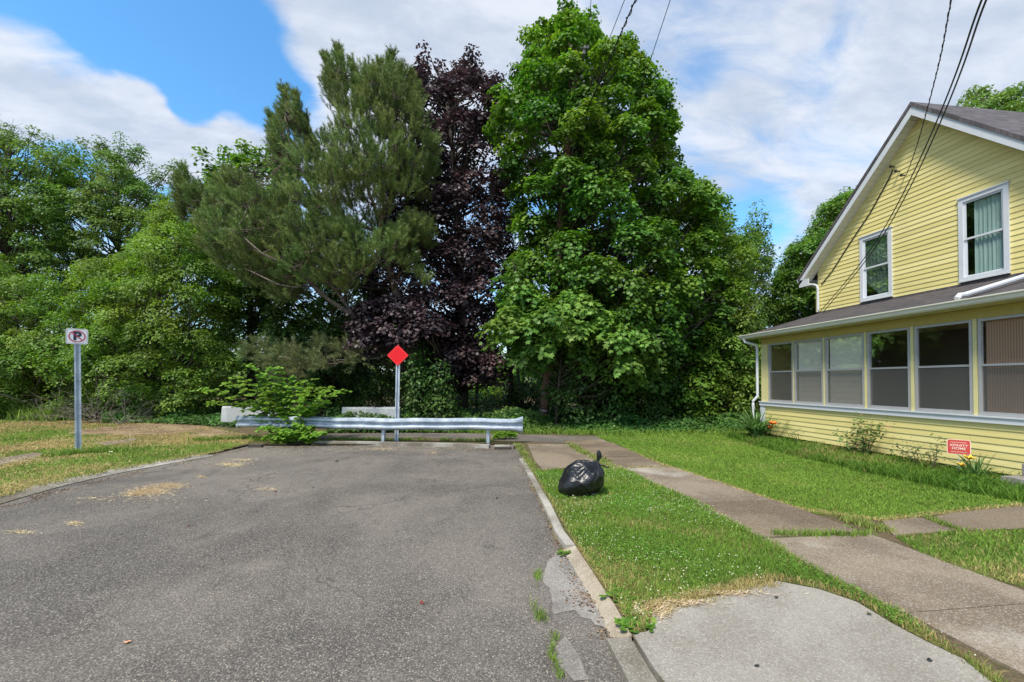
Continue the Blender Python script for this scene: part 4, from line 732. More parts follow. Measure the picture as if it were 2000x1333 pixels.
# sapling at the guardrail
def sapling(name, base, stems, label, m='sapling', size=.11, seed=0, sc_=1.0):
    r = np.random.default_rng(seed); root = empty(name, base, label, 'sapling'); b = MB(); P = []; D = []; 
    for tip in stems:
        tip = np.array(tip); base_ = np.array(base)+r.normal(0, .05, 3)*np.array([1, 1, 0]); L = np.linalg.norm(tip-base_); mid = base_*.45+tip*.55+np.array([0, 0, .22*L]); T = np.linspace(0, 1, 9)[:, None]
        cur = (1-T)**2*base_+2*T*(1-T)*mid+T**2*tip; b.tube(cur, np.linspace(.013, .003, 9), 5)
        for k in range(3, 9):
            for side in range(2):
                dr = nrm(cur[min(k, 8)]-cur[k-1]); sd = nrm(np.cross(dr, [0, 0, 1]))*(1 if side else -1); q = cur[k]; l = .30*sc_*r.uniform(.5, 1.1); tw = [q+(sd*.8+dr*.6)*l*u+np.array([0, 0, .05*u-.12*u*u]) for u in np.linspace(0, 1, 6)]
                b.tube(tw, .003, 3, False)
                for u in range(1, 6):
                    for s2 in (-1, 1): P.append(tw[u]); D.append(nrm(nrm(tw[u]-tw[u-1])*.7+nrm(np.cross(sd, [0, 0, 1]))*s2*.8))
    P = np.array(P); D = np.array(D); n = len(P)
    link('leaves', leaves('leaves', P+r.normal(0, .01, (n, 3)), np.stack([r.normal(0, .35, n), r.normal(-.25, .3, n), np.ones(n)], 1), D, size*r.uniform(.6, 1.2, n), .55+r.normal(0, .2, n), ROUND), M[m], root); b.build('stem', M['bark'], root); return root
dg = gp(575, 862, .05); dd = float((dg-CAM)@FW)
tips = [(400, 760), (420, 785), (450, 750), (495, 718), (515, 735), (540, 722), (470, 740), (530, 760), (560, 770), (600, 745), (612, 760), (640, 760), (660, 765), (590, 780), (550, 800), (510, 790), (625, 790), (480, 790), (575, 760), (545, 775), (600, 800), (520, 770), (535, 805), (565, 822), (585, 815), (545, 838), (600, 830), (495, 812), (560, 742), (580, 770), (530, 790)]
sapling('sapling', dg, [at(x, y, dd+rng.normal(0, .35)) for x, y in tips], 'bright green sapling sprawling over the left half of the guardrail', seed=1, size=.105)
dg2 = gp(590, 866, .03); d2 = float((dg2-CAM)@FW)-.25
sapling('sapling', dg2, [at(x, y, d2+rng.normal(0, .15)) for x, y in [(548, 848), (560, 840), (585, 832), (605, 836), (625, 845), (600, 850), (570, 855), (610, 858), (545, 858), (590, 845), (515, 835), (530, 850)]], 'low bright green weed clump under the guardrail at the road edge', seed=2, size=.10, sc_=.6)
dg3 = gp(985, 858, .05)
sapling('weed', dg3, [dg3+np.array([a, rng.normal(0, .05), h_]) for a, h_ in [(-.15, .2), (0, .25), (.15, .22), (.28, .15), (-.25, .12)]], 'small bright weed behind the storm drain', seed=3, size=.07, sc_=.35)

# ------------------------------------------------------------------ guardrail
def guardrail():
    dL, dR = float((gp(560, 863, .03)-CAM)@FW), float((gp(953, 867, .03)-CAM)@FW)
    def top(px): k = (px-560)/(953-560); return at(px, 0, 1), dL+(dR-dL)*k
    def P_at(px, z):
        k = (px-560)/(953-560); d = dL+(dR-dL)*k; p = at(px, 746, d); return np.array([p[0], p[1], z])
    base = P_at(740, 0.05); root = empty('guardrail', base, 'galvanised steel guardrail across the dead end of the road', 'guardrail')
    a, c = P_at(470, 0), P_at(1003, 0); ax = nrm(c-a); nr = np.array([ax[1], -ax[0], 0.0])   # towards the road
    if nr[1] > 0: nr = -nr
    prof = []   # W beam: offset towards road, height
    zc = .535
    for zz_, off in [(-.155, .0), (-.148, .012), (-.11, .075), (-.072, .083), (-.052, .075), (-.018, .012), (0, .006), (.018, .012), (.052, .075), (.072, .083), (.11, .075), (.148, .012), (.155, 0)]: prof.append((zz_, off))
    def sweep(b, pts, h=1.0, hs=None):
        n = len(prof); b0 = len(b.v)
        for i, p in enumerate(pts):
            k = 1.0 if hs is None else hs[i]
            for s_ in (0, 1):
                for zz_, off in prof: q = p+nr*(off-.004*s_)+np.array([0, 0, zz_*k-s_*.0]); b.v.append(tuple(float(t) for t in q))
        for i in range(len(pts)-1):
            for s_ in (0, 1):
                for j in range(n-1):
                    o = b0+i*2*n+s_*n+j; q = (o, o+1, o+1+2*n, o+2*n); b.f.append(q if s_ else q[::-1])
            o = b0+i*2*n; b.f.append((o, o+2*n, o+3*n, o+n)); o += n-1; b.f.append((o, o+n, o+3*n, o+2*n))
        b.f.append(tuple(range(b0, b0+n))+tuple(range(b0+2*n-1, b0+n-1, -1)))
        e = b0+(len(pts)-1)*2*n; b.f.append((tuple(range(e, e+n))+tuple(range(e+2*n-1, e+n-1, -1)))[::-1])
    L = np.linalg.norm(c-a); m = 40; pts = []
    for i in range(m+1):
        p = a+(c-a)*i/m; x = i/m; p[2] = zc+.012*math.sin(x*9)+.006*math.sin(x*31)-.03*x+.02; p = p+nr*(.012*math.sin(x*14)+.008*math.sin(x*37)); pts.append(p)
    b = MB(); sweep(b, pts); b.build('beam', M['galv'], root, smooth=False)
    b = MB(); e0 = pts[-1]; q = [e0+ax*t_*.24+nr*(.004-.10*t_*t_)+np.array([0, 0, -.005*t_]) for t_ in np.linspace(0, 1, 6)]; sweep(b, q, hs=[1.0, 1.05, 1.12, 1.25, 1.35, 1.42]); b.build('flared_end', M['galv'], root)
    b = MB(); e0 = pts[0]; q = [e0-ax*.01+ax*0*0+(-ax)*.14*math.sin(t_*1.4)+nr*(.002-.16*(1-math.cos(t_*1.4))) for t_ in np.linspace(0, 1, 6)]; sweep(b, q[::-1], hs=[1.06]*6); b.build('rounded_end', M['galv'], root)
    for px, lean in [(550, 0), (747, .05), (953, -.01)]:
        p = P_at(px, 0)-nr*.06; b = MB(); u = nrm(np.array([lean, 0, 1.0])); h = .62
        for ox, oy, hx, hy in [(0, .045, .038, .004), (0, -.045, .038, .004), (0, 0, .004, .044)]: b.obox(p+ax*ox+nr*oy+u*h/2-np.array([0, 0, .0]), ax, nr, u, (hx, hy, h/2))
        b.build('post', M['galv'], root)
        b = MB(); z_ = zc+.0; pp = P_at(px, z_); b.tube([pp+nr*.0, pp+nr*.022], .016, 6); b.build('bolt', M['galv'], root)
guardrail()
# storm drain
def drain(px0, px1, py, label, lint=True):
    a, c = gp(px0, py, .06), gp(px1, py, .06); ax = nrm(c-a); nr = np.array([ax[1], -ax[0], 0.]); nr = -nr if nr[1] > 0 else nr; root = empty('storm_drain', (a+c)/2, label, 'drain'); mid = (a+c)/2; L = np.linalg.norm(c-a)/2
    if lint: b = MB(); b.obox(mid-nr*.05+np.array([0, 0, .016]), ax, nr, np.array([0, 0, 1.]), (L+.0, .13, .010)); b.build('lintel', M['kerb'], root)
    b = MB(); b.obox(mid+nr*.03+np.array([0, 0, -.03]), ax, nr, np.array([0, 0, 1.]), (L, .05, .034)); b.build('opening', M['dark'], root)  # solid dark block; the shade inside the inlet is put into its colour
    return root
drain(966, 997, 873, 'dark kerb inlet of a storm drain at the right end of the far kerb'); drain(488, 514, 869, 'dark storm drain opening at the left end of the guardrail', False)

# ------------------------------------------------------------------ signs, pole, wires
def text_mesh(s, size, bold=0.0, ext=.001):
    cu = bpy.data.curves.new('t', 'FONT'); cu.body = s; cu.size = size; cu.align_x = 'CENTER'; cu.align_y = 'CENTER'; cu.extrude = ext; cu.offset = bold; cu.resolution_u = 4
    o = bpy.data.objects.new('t', cu); col.objects.link(o); bpy.context.view_layer.update(); me = bpy.data.meshes.new_from_object(o.evaluated_get(bpy.context.evaluated_depsgraph_get())); bpy.data.objects.remove(o); bpy.data.curves.remove(cu); me.materials.clear(); return me
def rrect(w_, h_, r_, n=5):
    pts = []
    for cx_, cy_, a0 in [(w_/2-r_, h_/2-r_, 0), (-w_/2+r_, h_/2-r_, 90), (-w_/2+r_, -h_/2+r_, 180), (w_/2-r_, -h_/2+r_, 270)]:
        for k in range(n+1): a = R(a0+90*k/n); pts.append((cx_+r_*math.cos(a), cy_+r_*math.sin(a)))
    return pts
def plate(b, pts2, c, ux, uz, nn, t0, t1):
    n = len(pts2); vs = [c+ux*x+uz*y+nn*t0 for x, y in pts2]+[c+ux*x+uz*y+nn*t1 for x, y in pts2]
    b.add(vs, [tuple(range(n))[::-1], tuple(range(n, 2*n))]+[(i, (i+1) % n, n+(i+1) % n, n+i) for i in range(n)])
def upost(b, p, q, nn, w_=.042):
    """channel sign post"""
    ax = nrm(q-p); ux = nrm(np.cross(ax, nn)); n2 = np.cross(ux, ax); mid = (p+q)/2; h = np.linalg.norm(q-p)/2
    b.obox(mid, ux, n2, ax, (w_*.5, .003, h)); b.obox(mid+ux*w_*.5+n2*.018, ux, n2, ax, (.003, .018, h)); b.obox(mid-ux*w_*.5+n2*.018, ux, n2, ax, (.003, .018, h)); b.obox(mid+ux*w_*.8+n2*.036, ux, n2, ax, (w_*.3, .003, h)); b.obox(mid-ux*w_*.8+n2*.036, ux, n2, ax, (w_*.3, .003, h))
# no parking sign
bs = gp(153, 880, .05); ds = float((bs-CAM)@FW); tp = at(150, 645, ds); root = empty('no_parking_sign', bs, 'white square no parking sign on a steel post in the left grass', 'sign')
nn = nrm(np.array([.62, -.80, 0])); ux = np.array([.80, .62, 0.]); uz = np.array([0, 0, 1.0]); sw = ds/F
b = MB(); upost(b, bs-np.array([0, 0, .02]), at(151, 668, ds)-nn*.05, nn, .05); b.build('post', M['galv'], root)
cs = at(150.5, 657.5, ds)+nn*.0; H_ = 30*sw
b = MB(); plate(b, rrect(H_, H_, .035), cs, ux, uz, nn, 0, .003); pan = b.build('sign_panel', M['signwhite'], root)
b = MB()
o_ = rrect(H_*.93, H_*.93, .03, 6); i_ = rrect(H_*.90, H_*.90, .027, 6); n = len(o_); b.add([cs+ux*x+uz*y+nn*.0045 for x, y in o_+i_], [(k, (k+1) % n, n+(k+1) % n, n+k) for k in range(n)]); b.build('border', M['signgreen'], pan)
me = text_mesh('P', H_*.72, .012); me.transform(Matrix(((ux[0], uz[0], nn[0], cs[0]+nn[0]*.006), (ux[1], uz[1], nn[1], cs[1]+nn[1]*.006), (ux[2], uz[2], nn[2], cs[2]), (0, 0, 0, 1)))); link('letter', me, M['signblack'], pan)
b = MB(); N_ = 40; ro, ri = H_*.385, H_*.33
b.add([cs+nn*.009+ux*r_*math.cos(2*math.pi*k/N_)+uz*r_*math.sin(2*math.pi*k/N_) for r_ in (ro, ri) for k in range(N_)], [(k, (k+1) % N_, N_+(k+1) % N_, N_+k) for k in range(N_)])
dq = nrm(-ux+uz); eq = nrm(ux+uz); b.add([cs+nn*.0095+dq*s1*ri*1.02+eq*s2*H_*.028 for s1, s2 in ((-1, -1), (1, -1), (1, 1), (-1, 1))], [(0, 3, 2, 1)]); b.build('prohibition_ring', M['signred'], pan)
for s_ in (-1, 1): b = MB(); b.tube([cs+uz*s_*H_*.43, cs+uz*s_*H_*.43+nn*.012], .009, 6); b.build('bolt', M['galv'], pan)
# red diamond
bs = gp(775, 861, .05); ds = float((bs-CAM)@FW); root = empty('diamond_sign', bs, 'red diamond end of road marker on a steel post behind the guardrail', 'sign'); nn = nrm(np.array([-.05, -1, 0])); ux = np.array([1, -.05, 0.])
b = MB(); upost(b, bs-np.array([0, 0, .02]), at(777.5, 690, ds)-nn*.05, nn, .05); b.build('post', M['galv'], root)
cs = at(777, 694.5, ds); s_ = 29.5*ds/F; q = [(x*.7071-y*.7071, x*.7071+y*.7071) for x, y in rrect(s_, s_, .035)]
b = MB(); plate(b, q, cs, ux, uz, nn, 0, .003); pan = b.build('sign_panel', M['red'], root)
M['redline'] = paint('red_border_line', (.75, .12, .10), .4, dirt=0)
b = MB(); qi = [(x*.91, y*.91) for x, y in q]; qj = [(x*.885, y*.885) for x, y in q]; n = len(q); b.add([cs+ux*x+uz*y+nn*.005 for x, y in qi+qj], [(k, (k+1) % n, n+(k+1) % n, n+k) for k in range(n)]); b.build('border', M['redline'], pan)
for k in (-.55, .62): b = MB(); b.tube([cs+uz*s_*k*.95, cs+uz*s_*k*.95+nn*.01], .009, 6); b.build('bolt', M['redline'], pan)
# utility pole
pb = gp(1060, 836, .03); dp = float((pb-CAM)@FW); pt = at(1126, 92, dp)
root = empty('utility_pole', pb, 'leaning brown wooden utility pole half hidden in the maple leaves', 'utility pole')
b = MB(); b.tube([pb-np.array([0, 0, .05])]+[pb+(pt-pb)*k for k in (.25, .5, .75, 1)], [.165, .155, .145, .13, .115], 14); b.build('shaft', M['pole'], root, smooth=True)
for k in (.045, .09): c = pb+(pt-pb)*k; b = MB(); b.tube([c, c+nrm(pt-pb)*.02], .168, 14); b.build('metal_band', M['galv'], root)
b = MB(); c1 = at(1140, 95, dp-.3); b.tube([pt, c1], .02, 6); b.build('bracket', M['galv'], root)
b = MB(); b.obox(c1, RT, np.array([0, 1., 0]), nrm(UP), (.16, .08, .05)); b.tube([c1+np.array([0, 0, -.05]), c1+np.array([0, 0, -.22])], [.05, .07], 10); b.build('top_insulator', M['porcelain'], root)  # lamp-like form standing for the insulators at the pole top
for k, (x, y) in enumerate([(1137, 133), (1136, 150)]): c2 = at(x, y, dp-.3); b = MB(); b.tube([c2+np.array([0, 0, -.1]), c2-np.array([0, 0, .05]), c2, c2+np.array([0, 0, .06])], [.02, .06, .07, .03], 8); b.tube([c2, pb+(pt-pb)*(.95-.03*k)], .015, 5); b.build('insulator', M['porcelain'], root)
def wire(name, pts, rad, label, cat='cable', group=None, ext=0.0, coil=0.0):
    P = np.array(pts, float); T = np.linspace(0, 1, len(P)); tt = np.linspace(0, 1, 90); Pf = np.stack([np.interp(tt, T, P[:, i]) for i in range(3)], 1)
    for _ in range(60): Pf[1:-1] = (Pf[:-2]+Pf[2:]+2*Pf[1:-1])/4
    b = MB(); b.tube(Pf, rad, 5)
    if coil:
        k = np.linspace(0, 1, 900); Q_ = np.stack([np.interp(k, tt, Pf[:, i]) for i in range(3)], 1); a = k*np.linalg.norm(Pf[-1]-Pf[0])*16; Q_ += np.stack([np.cos(a), 0*a, np.sin(a)], 1)*coil; b.tube(Q_, rad*.7, 4)
    return b.build(name, M['wire'], label=label, cat=cat, group=group)
def span(px, py, d0, px2, py2, d1, extra, sag=.0):
    """from a point near the pole to where it leaves the frame, then on towards the next pole behind the camera"""
    a, c = at(px, py, d0), at(px2, py2, d1); v = c-a; e = c+v*extra; m = (a+c)/2-np.array([0, 0, sag]); return [a, m, c, e]
wire('telephone_cable', span(1128, 250, dp, 1243, -5, 8.5, .9, .1), .014, 'thick coiled black cable running up over the tall maple', coil=.028)
wire('power_line', span(1128, 235, dp, 1222, -5, 8.5, .9), .008, 'thin power line left of the coiled cable', group=None)
wire('power_line', span(1140, 150, dp, 1155, -5, 11, .9), .008, 'faint short power line above the top of the tall maple')
wire('power_line', span(1170, 420, dp+3, 1311, -5, 9.5, .9), .009, 'thin power line crossing the sky right of the tall maple')
hp = atX(1746, 334, 10.93)
wire('service_drop', [at(1862, -40, 4.5)+(at(1862, -40, 4.5)-hp)*.6, at(1862, -40, 4.5), at(1843, 90, 5.6), at(1815, 200, 7), at(1790, 290, 8.6), atX(1770, 343, 10.9)], .007, 'thin twisted service wire reaching the gable insulators', coil=.010)
pr = np.array([10.75, 11.35, 3.74])
wire('service_drop', [at(1922, -40, 3.8)+(at(1922, -40, 3.8)-pr)*.5, at(1922, -40, 3.8), at(1888, 90, 5.0), at(1840, 215, 6.4), at(1780, 350, 8.2), at(1705, 490, 10.2), pr], .010, 'left one of the two parallel black cables crossing in front of the gable')
wire('service_drop', [at(1930, -40, 3.8)+(at(1930, -40, 3.8)-pr)*.5, at(1930, -40, 3.8), at(1897, 90, 5.0), at(1848, 215, 6.4), at(1788, 350, 8.2), at(1711, 490, 10.2), pr+np.array([.06, -.06, 0])], .010, 'right one of the two parallel black cables crossing in front of the gable')

# ------------------------------------------------------------------ barriers
def barrier(x0, x1, yt, yb, label, notch=False, seed=0):
    a, c = gp(x0, yb, .05), gp(x1, yb, .05); d = (float((a-CAM)@FW)+float((c-CAM)@FW))/2; zt = CAM[2]+(HY-yt)*d/F
    ax = nrm(c-a); nr = np.array([ax[1], -ax[0], 0]); nr = -nr if nr[1] > 0 else nr; r = np.random.default_rng(seed); root = empty('concrete_barrier', (a+c)/2, label, 'barrier'); b = MB(); n = 14; prof = [(-.16, 0), (-.13, .2), (-.09, zt-.06), (-.05, zt), (.05, zt), (.09, zt-.06), (.13, .2), (.16, 0)]
    b0 = len(b.v)
    for i in range(n+1):
        p = a+(c-a)*i/n
        for o, z in prof: b.v.append(tuple(float(t) for t in p-nr*.16+nr*o+np.array([r.normal(0, .004), r.normal(0, .006), z+r.normal(0, .006)])-np.array([0, 0, .05])*(z == 0)))
    k = len(prof)
    for i in range(n):
        for j in range(k): b.f.append((b0+i*k+j, b0+i*k+(j+1) % k, b0+(i+1)*k+(j+1) % k, b0+(i+1)*k+j))
    b.f.append(tuple(b0+j for j in range(k))[::-1]); b.f.append(tuple(b0+n*k+j for j in range(k))); b.build('body', M['block'], root)
    b = MB(); p = (a*.45+c*.55); b.tube([p+np.array([0, 0, zt-.02])-nr*.06, p+np.array([0, 0, zt+.03])-nr*.06, p+ax*.06+np.array([0, 0, zt+.03])-nr*.06, p+ax*.06+np.array([0, 0, zt-.02])-nr*.06], .008, 6); b.build('lifting_loop', M['pole'], root)
barrier(430, 556, 797, 833, 'white concrete barrier block overgrown by vines behind the left end of the guardrail', seed=1)
barrier(666, 779, 799, 837, 'white concrete barrier block behind the middle of the guardrail left of the diamond sign', seed=2)

# ------------------------------------------------------------------ trash bag
def bag():
    c = gp(1143, 968, .05); d = float((c-CAM)@FW); s = d/F; root = empty('trash_bag', c, 'full black plastic trash bag tied at the top on the grass verge', 'trash bag')
    cen = c+np.array([0, .05, .205]); pole_ = nrm(RT*.50+UP*.86+np.array([0, -.08, 0])); e1 = nrm(np.cross(pole_, [0, 1, 0.])); e2 = np.cross(pole_, e1); nu, nv = 160, 90; V = []
    r = np.random.default_rng(5); ph = r.uniform(0, 6.28, 12)
    for j in range(nv+1):
        t = j/nv; phi = t*math.pi
        for i in range(nu):
            th = 2*math.pi*i/nu
            prof = .30*(1-.02*math.cos(2*phi))
            # gathers running into the neck
            gth = sum(a_*math.cos(k*th+ph[q]+2.2*phi*(q % 3-1)) for q, (k, a_) in enumerate([(5, .5), (9, .5), (14, .45), (21, .35)]))
            amp = .016*math.exp(-((phi-.55)/.42)**2)+.006*math.exp(-((phi-1.2)/.5)**2)
            lump = .020*math.sin(3*th+1.2+phi*2)*math.sin(phi)+.014*math.sin(5*th-phi*5+.4)*math.sin(phi)
            fold = .012*max(0, math.sin(phi*9+math.sin(th*2+1)*1.6+th))**3*math.sin(phi)
            rad = prof+gth*amp+lump+fold
            if phi < .45: rad = rad*(1-.0)+.10*(1-phi/.45)**1.6   # pulled up into the neck
            dirv = pole_*math.cos(phi)+(e1*math.cos(th)+e2*math.sin(th))*math.sin(phi)*(1 if phi > .35 else (phi/.35)**.6)
            p = cen+dirv*rad*np.array([1.02, .9, .87])
            # sag and flat bottom resting on the grass, heavier towards the lower left
            z = p[2]-c[2]; k = max(0, min(1, 1-z/.30)); side = (p-cen)@RT; p = p+RT*(-.105*k+.02*k*side/.3)
            if z < .02: p[2] = c[2]+.02*math.exp((z-.02)/.1)-.0
            # fine stretched ribs in the lower part
            p = p+nrm(p-cen)*(.0028*math.sin((z*1.0+side*.35)*190+math.sin(th*3))*max(0, min(1, (.30-z)/.15)))
            V.append(p)
    V = np.array(V); Fc = [(j*nu+i, j*nu+(i+1) % nu, (j+1)*nu+(i+1) % nu, (j+1)*nu+i) for j in range(nv) for i in range(nu)]
    me = nmesh('body', V, np.array(Fc)); o = link('body', me, M['bag'], root, smooth=True)
    nk = cen+pole_*np.array([1.02, .9, .87])*.372; b = MB(); b0 = len(b.v); U_ = nrm(UP+RT*.12); L = [(-.05, .035), (0, .022), (.015, .018), (.03, .026), (.07, .034), (.12, .032), (.16, .026), (.185, .008)]
    for (h_, rr_) in [(a_*.82, c_*.85) for a_, c_ in L]:
        for k in range(20): a = 2*math.pi*k/20; q = rr_*(1+.35*math.sin(a*5+h_*20)); b.v.append(tuple(float(x) for x in nk+U_*h_+RT*(q*math.cos(a))+np.array([0, 1, 0])*q*.7*math.sin(a)+RT*.01*math.sin(h_*30)))
    for i in range(len(L)-1):
        for k in range(20): b.f.append((b0+i*20+k, b0+i*20+(k+1) % 20, b0+(i+1)*20+(k+1) % 20, b0+(i+1)*20+k))
    b.build('tied_neck', M['bag'], root, smooth=True)
    b = MB(); q0 = nk+RT*.02-UP*.05; b.tube([q0, q0+RT*.06-UP*.02, q0+RT*.11-UP*.05, q0+RT*.14-UP*.035], [.014, .012, .008, .011], 7); b.build('loose_end', M['bag'], root, smooth=True)
bag()

# ------------------------------------------------------------------ house
XP, XG, XK = 8.73, 11.0, 19.0
house = empty('yellow_house', (XG, 8.66, .05), 'two storey yellow clapboard house with a screened front porch', 'house')
YN, YF, RY, RZ = 5.66, 11.66, 8.66, 8.33
PN, PF = 4.9, 11.22
pw = [(10.94, 10.05), (10.01, 9.13), (9.07, 8.09), (8.02, 7.15), (7.07, 6.15), (6.07, 5.1)]
uw = [(10.26, 9.40, 3.86, 5.60), (7.95, 7.09, 3.86, 5.67)]
def siding(b, x, spans_fn, z0, z1, ex=.115, nx=-1, axis='x'):
    """lapped boards on a plane facing nx; spans_fn(z_lo, z_hi) gives [(y_a, y_b)...]"""
    z = z0
    while z < z1-.01:
        zt = min(z+ex, z1)
        sp_ = []
        for (a, c, a2, c2) in spans_fn(z, zt):
            if min(c, c2)-max(a, a2) > 2.2: k = random.uniform(max(a, a2)+.8, min(c, c2)-.8); sp_ += [(a, k-.0015, a2, k-.0015), (k+.0015, c, k+.0015, c2)]
            else: sp_.append((a, c, a2, c2))
        for (a, c, a2, c2) in sp_:
            o, i = x+nx*.016, x+nx*.003; t = x-nx*.02
            v = [(o, a, z), (o, c, z), (i, c2, zt), (i, a2, zt), (t, a, z), (t, c, z), (t, c2, zt), (t, a2, zt)]
            if axis == 'y': v = [(p[1], p[0], p[2]) for p in v]
            b.add(v, [(0, 1, 2, 3), (4, 7, 6, 5), (0, 4, 5, 1), (3, 2, 6, 7), (0, 3, 7, 4), (1, 5, 6, 2)])
        z = zt
def gspan(z0, z1):
    lim = lambda z: min(3.0, max(.02, 8.07-z)); w0, w1 = lim(z0), lim(z1); cuts = sorted([(c, a) for a, c, zb, zt in uw if z1 > zb+.01 and z0 < zt-.01])
    out = []; a = RY-w0
    for lo, hi in cuts: out.append((a, lo, a if a > RY-w0+1e-6 else RY-w1, lo)); a = hi
    out.append((a, RY+w0, a if a > RY-w0+1e-6 else RY-w1, RY+w1)); return [o for o in out if o[1] > o[0] and o[3] > o[2]]
b = MB(); siding(b, XG, gspan, 3.55, 8.05, .114); b.build('gable_siding', M['siding'], house)
b = MB(); siding(b, XP, lambda a, c: [(PN, PF, PN, PF)], .17, .97, .115); b.build('porch_siding', M['siding'], house)
for args in ((PF, lambda a, c: [(XP, XG, XP, XG)], .17, 2.9, .115, 1), (YF, lambda a, c: [(XG, XK, XG, XK)], .17, 4.9, .115, 1), (YN, lambda a, c: [(XG, XK, XG, XK)], .17, 4.9, .115, -1)):
    b = MB(); siding(b, *args, axis='y'); b.build('side_siding', M['siding'], house)
b = MB(); b.box((XG+.03, YN+.03, .05), (XG+.10, YF-.03, 3.9)); b.box((XG+.10, YF-.12, .05), (XK, YF-.03, 4.9)); b.box((XG+.10, YN+.03, .05), (XK, YN+.12, 4.9)); b.box((XK-.1, YN+.13, .05), (XK, YF-.13, 4.9)); b.build('inner_wall', M['inwall'], house)
b = MB(); b.box((XG+.12, YN+.14, 3.2), (XK-.12, YF-.14, 3.25)); b.box((XG+1.6, YN+.14, 3.26), (XG+1.65, YF-.14, 4.9)); b.build('upper_room', M['inwall'], house)
b = MB(); b.box((XP+.05, PN+.03, .0), (XP+.15, PF-.03, .17)); b.box((XP+.15, PF-.13, 0), (XG, PF-.03, .17)); b.box((XP+.15, PN+.03, 0), (XG, PN+.13, .17)); b.build('foundation', M['foundation'], house)
b = MB(); b.box((XP+.03, PN+.03, .30), (XG+.02, PF-.03, .36)); b.build('porch_floor', M['floorwood'], house)
b = MB(); b.box((XP+.025, PN, .18), (XP+.10, PF-.03, .98)); b.box((XP+.03, PN, .98), (XG, PN+.08, 2.8)); b.build('porch_wall', M['inwall'], house)
# sill, header, posts
b = MB(); b.box((XP-.055, PN, .965), (XP+.11, PF+.03, 1.06)); b.box((XP-.075, PN, 1.06), (XP+.11, PF+.04, 1.085)); b.build('window_sill', M['trim'], house)
b = MB(); b.box((XP-.005, PN, 2.72), (XP+.11, PF, 2.90)); b.build('header_beam', M['header'], house)
ps = [(PF, 10.94)]+[(pw[i][1], pw[i+1][0]) for i in range(5)]+[(5.1, PN)]
for a, c in ps: b = MB(); b.box((XP-.02, c+.012, 1.086), (XP+.10, a-.012, 2.72)); b.build('porch_post', M['ytrim'], house)
b = MB(); b.box((XP-.03, PF-.16, .17), (XP-.021, PF+.03, .964)); b.build('corner_board', M['trim'], house)
# porch windows
kinds = ['green', 'blind', 'blind', 'dark', 'dark', 'rib']
for (a, c), kd in zip(pw, kinds):
    z0, z1, zm = 1.09, 2.715, 1.93; b = MB(); t = .045; x0, x1 = XP-.012, XP+.035
    b.box((x0, c, z0), (x1, c+t, z1)); b.box((x0, a-t, z0), (x1, a, z1)); b.box((x0, c+t, z1-t), (x1, a-t, z1)); b.box((x0, c+t, z0), (x1, a-t, z0+t*1.3)); fr = b.build('window_frame', M['alum'], house)
    b = MB(); b.box((XP+.0, c+t+.002, zm-.018), (XP+.03, a-t-.002, zm+.018)); b.build('meeting_rail', M['alum'], fr)
    b = MB(); b.add([(XP+.022, c+t, zm+.018), (XP+.022, c+t, z1-t), (XP+.022, a-t, z1-t), (XP+.022, a-t, zm+.018)], [(0, 3, 2, 1)]); b.add([(XP+.032, c+t, z0+t), (XP+.032, c+t, zm-.018), (XP+.032, a-t, zm-.018), (XP+.032, a-t, z0+t)], [(0, 3, 2, 1)]); b.build('pane', M['glass'], fr)
    b = MB(); b.add([(XP+.008, c+t, z0+t), (XP+.008, c+t, zm-.018), (XP+.008, a-t, zm-.018), (XP+.008, a-t, z0+t)], [(0, 3, 2, 1)]); b.build('insect_screen', M['screen'], fr)
    if kd in ('blind', 'rib'):
        b = MB(); n_ = 24
        for k in range(n_):
            zz_ = z0+.05+(z1-z0-.06)*k/n_; b.box((XP+.065+.003*(k % 2), c+.07, zz_), (XP+.07+.003*(k % 2), a-.06, zz_+(z1-z0-.06)/n_))
        b.build('window_blind', M['blind' if kd == 'blind' else 'ribbed'], fr)
# porch roof
sl2 = (3.76-3.02)/(XG-8.40)
b = MB(); b.extr([(0, 0, 3.02), (XG-8.40+.0, 0, 3.76), (XG-8.40, 0, 3.62), (0, 0, 2.95)][::-1], (8.40, 4.5, 0), (8.40, 11.6, 0)); b.build('porch_roof', M['shingle'], house)
b = MB(); b.box((8.42, 4.52, 2.905), (XP-.0055, 11.58, 2.94)); b.box((XP+.115, PN+.09, 2.82), (XG, PF-.1, 2.86)); b.build('porch_soffit', M['ytrim'], house)
b = MB(); b.extr([(XP, 0, 2.91), (XG, 0, 2.91), (XG, 0, 3.60), (8.45, 0, 2.93)], (0, PF+.0, 0), (0, PF+.02, 0)); b.extr([(8.40, 0, 2.93), (XG, 0, 3.60), (XG, 0, 3.74), (8.40, 0, 3.01)], (0, 11.602, 0), (0, 11.63, 0)); b.build('rake_trim', M['trim'], house)
gpr = [(-.0, 0, 0), (0, 0, -.10), (-.06, 0, -.115), (-.09, 0, -.09), (-.10, 0, -.045), (-.125, 0, -.02), (-.125, 0, .0), (-.115, 0, .0), (-.108, 0, -.02), (-.01, 0, -.02), (-.01, 0, 0)]
b = MB(); b.extr(gpr, (8.395, 4.5, 3.02), (8.395, 11.62, 3.02)); b.build('gutter', M['cream'], house)
def spout(b, pts, w_=.038): b.tube(pts, w_, 8)
b = MB(); spout(b, [(8.34, 11.45, 2.92), (8.36, 11.42, 2.82), (8.62, 11.30, 2.72), (8.645, 11.285, 2.62), (8.645, 11.285, 1.30), (8.645, 11.285, 1.22), (8.56, 11.36, 1.08), (8.56, 11.36, .98), (8.58, 11.34, .35), (8.50, 11.34, .12)]); b.build('downspout', M['trim'], house)
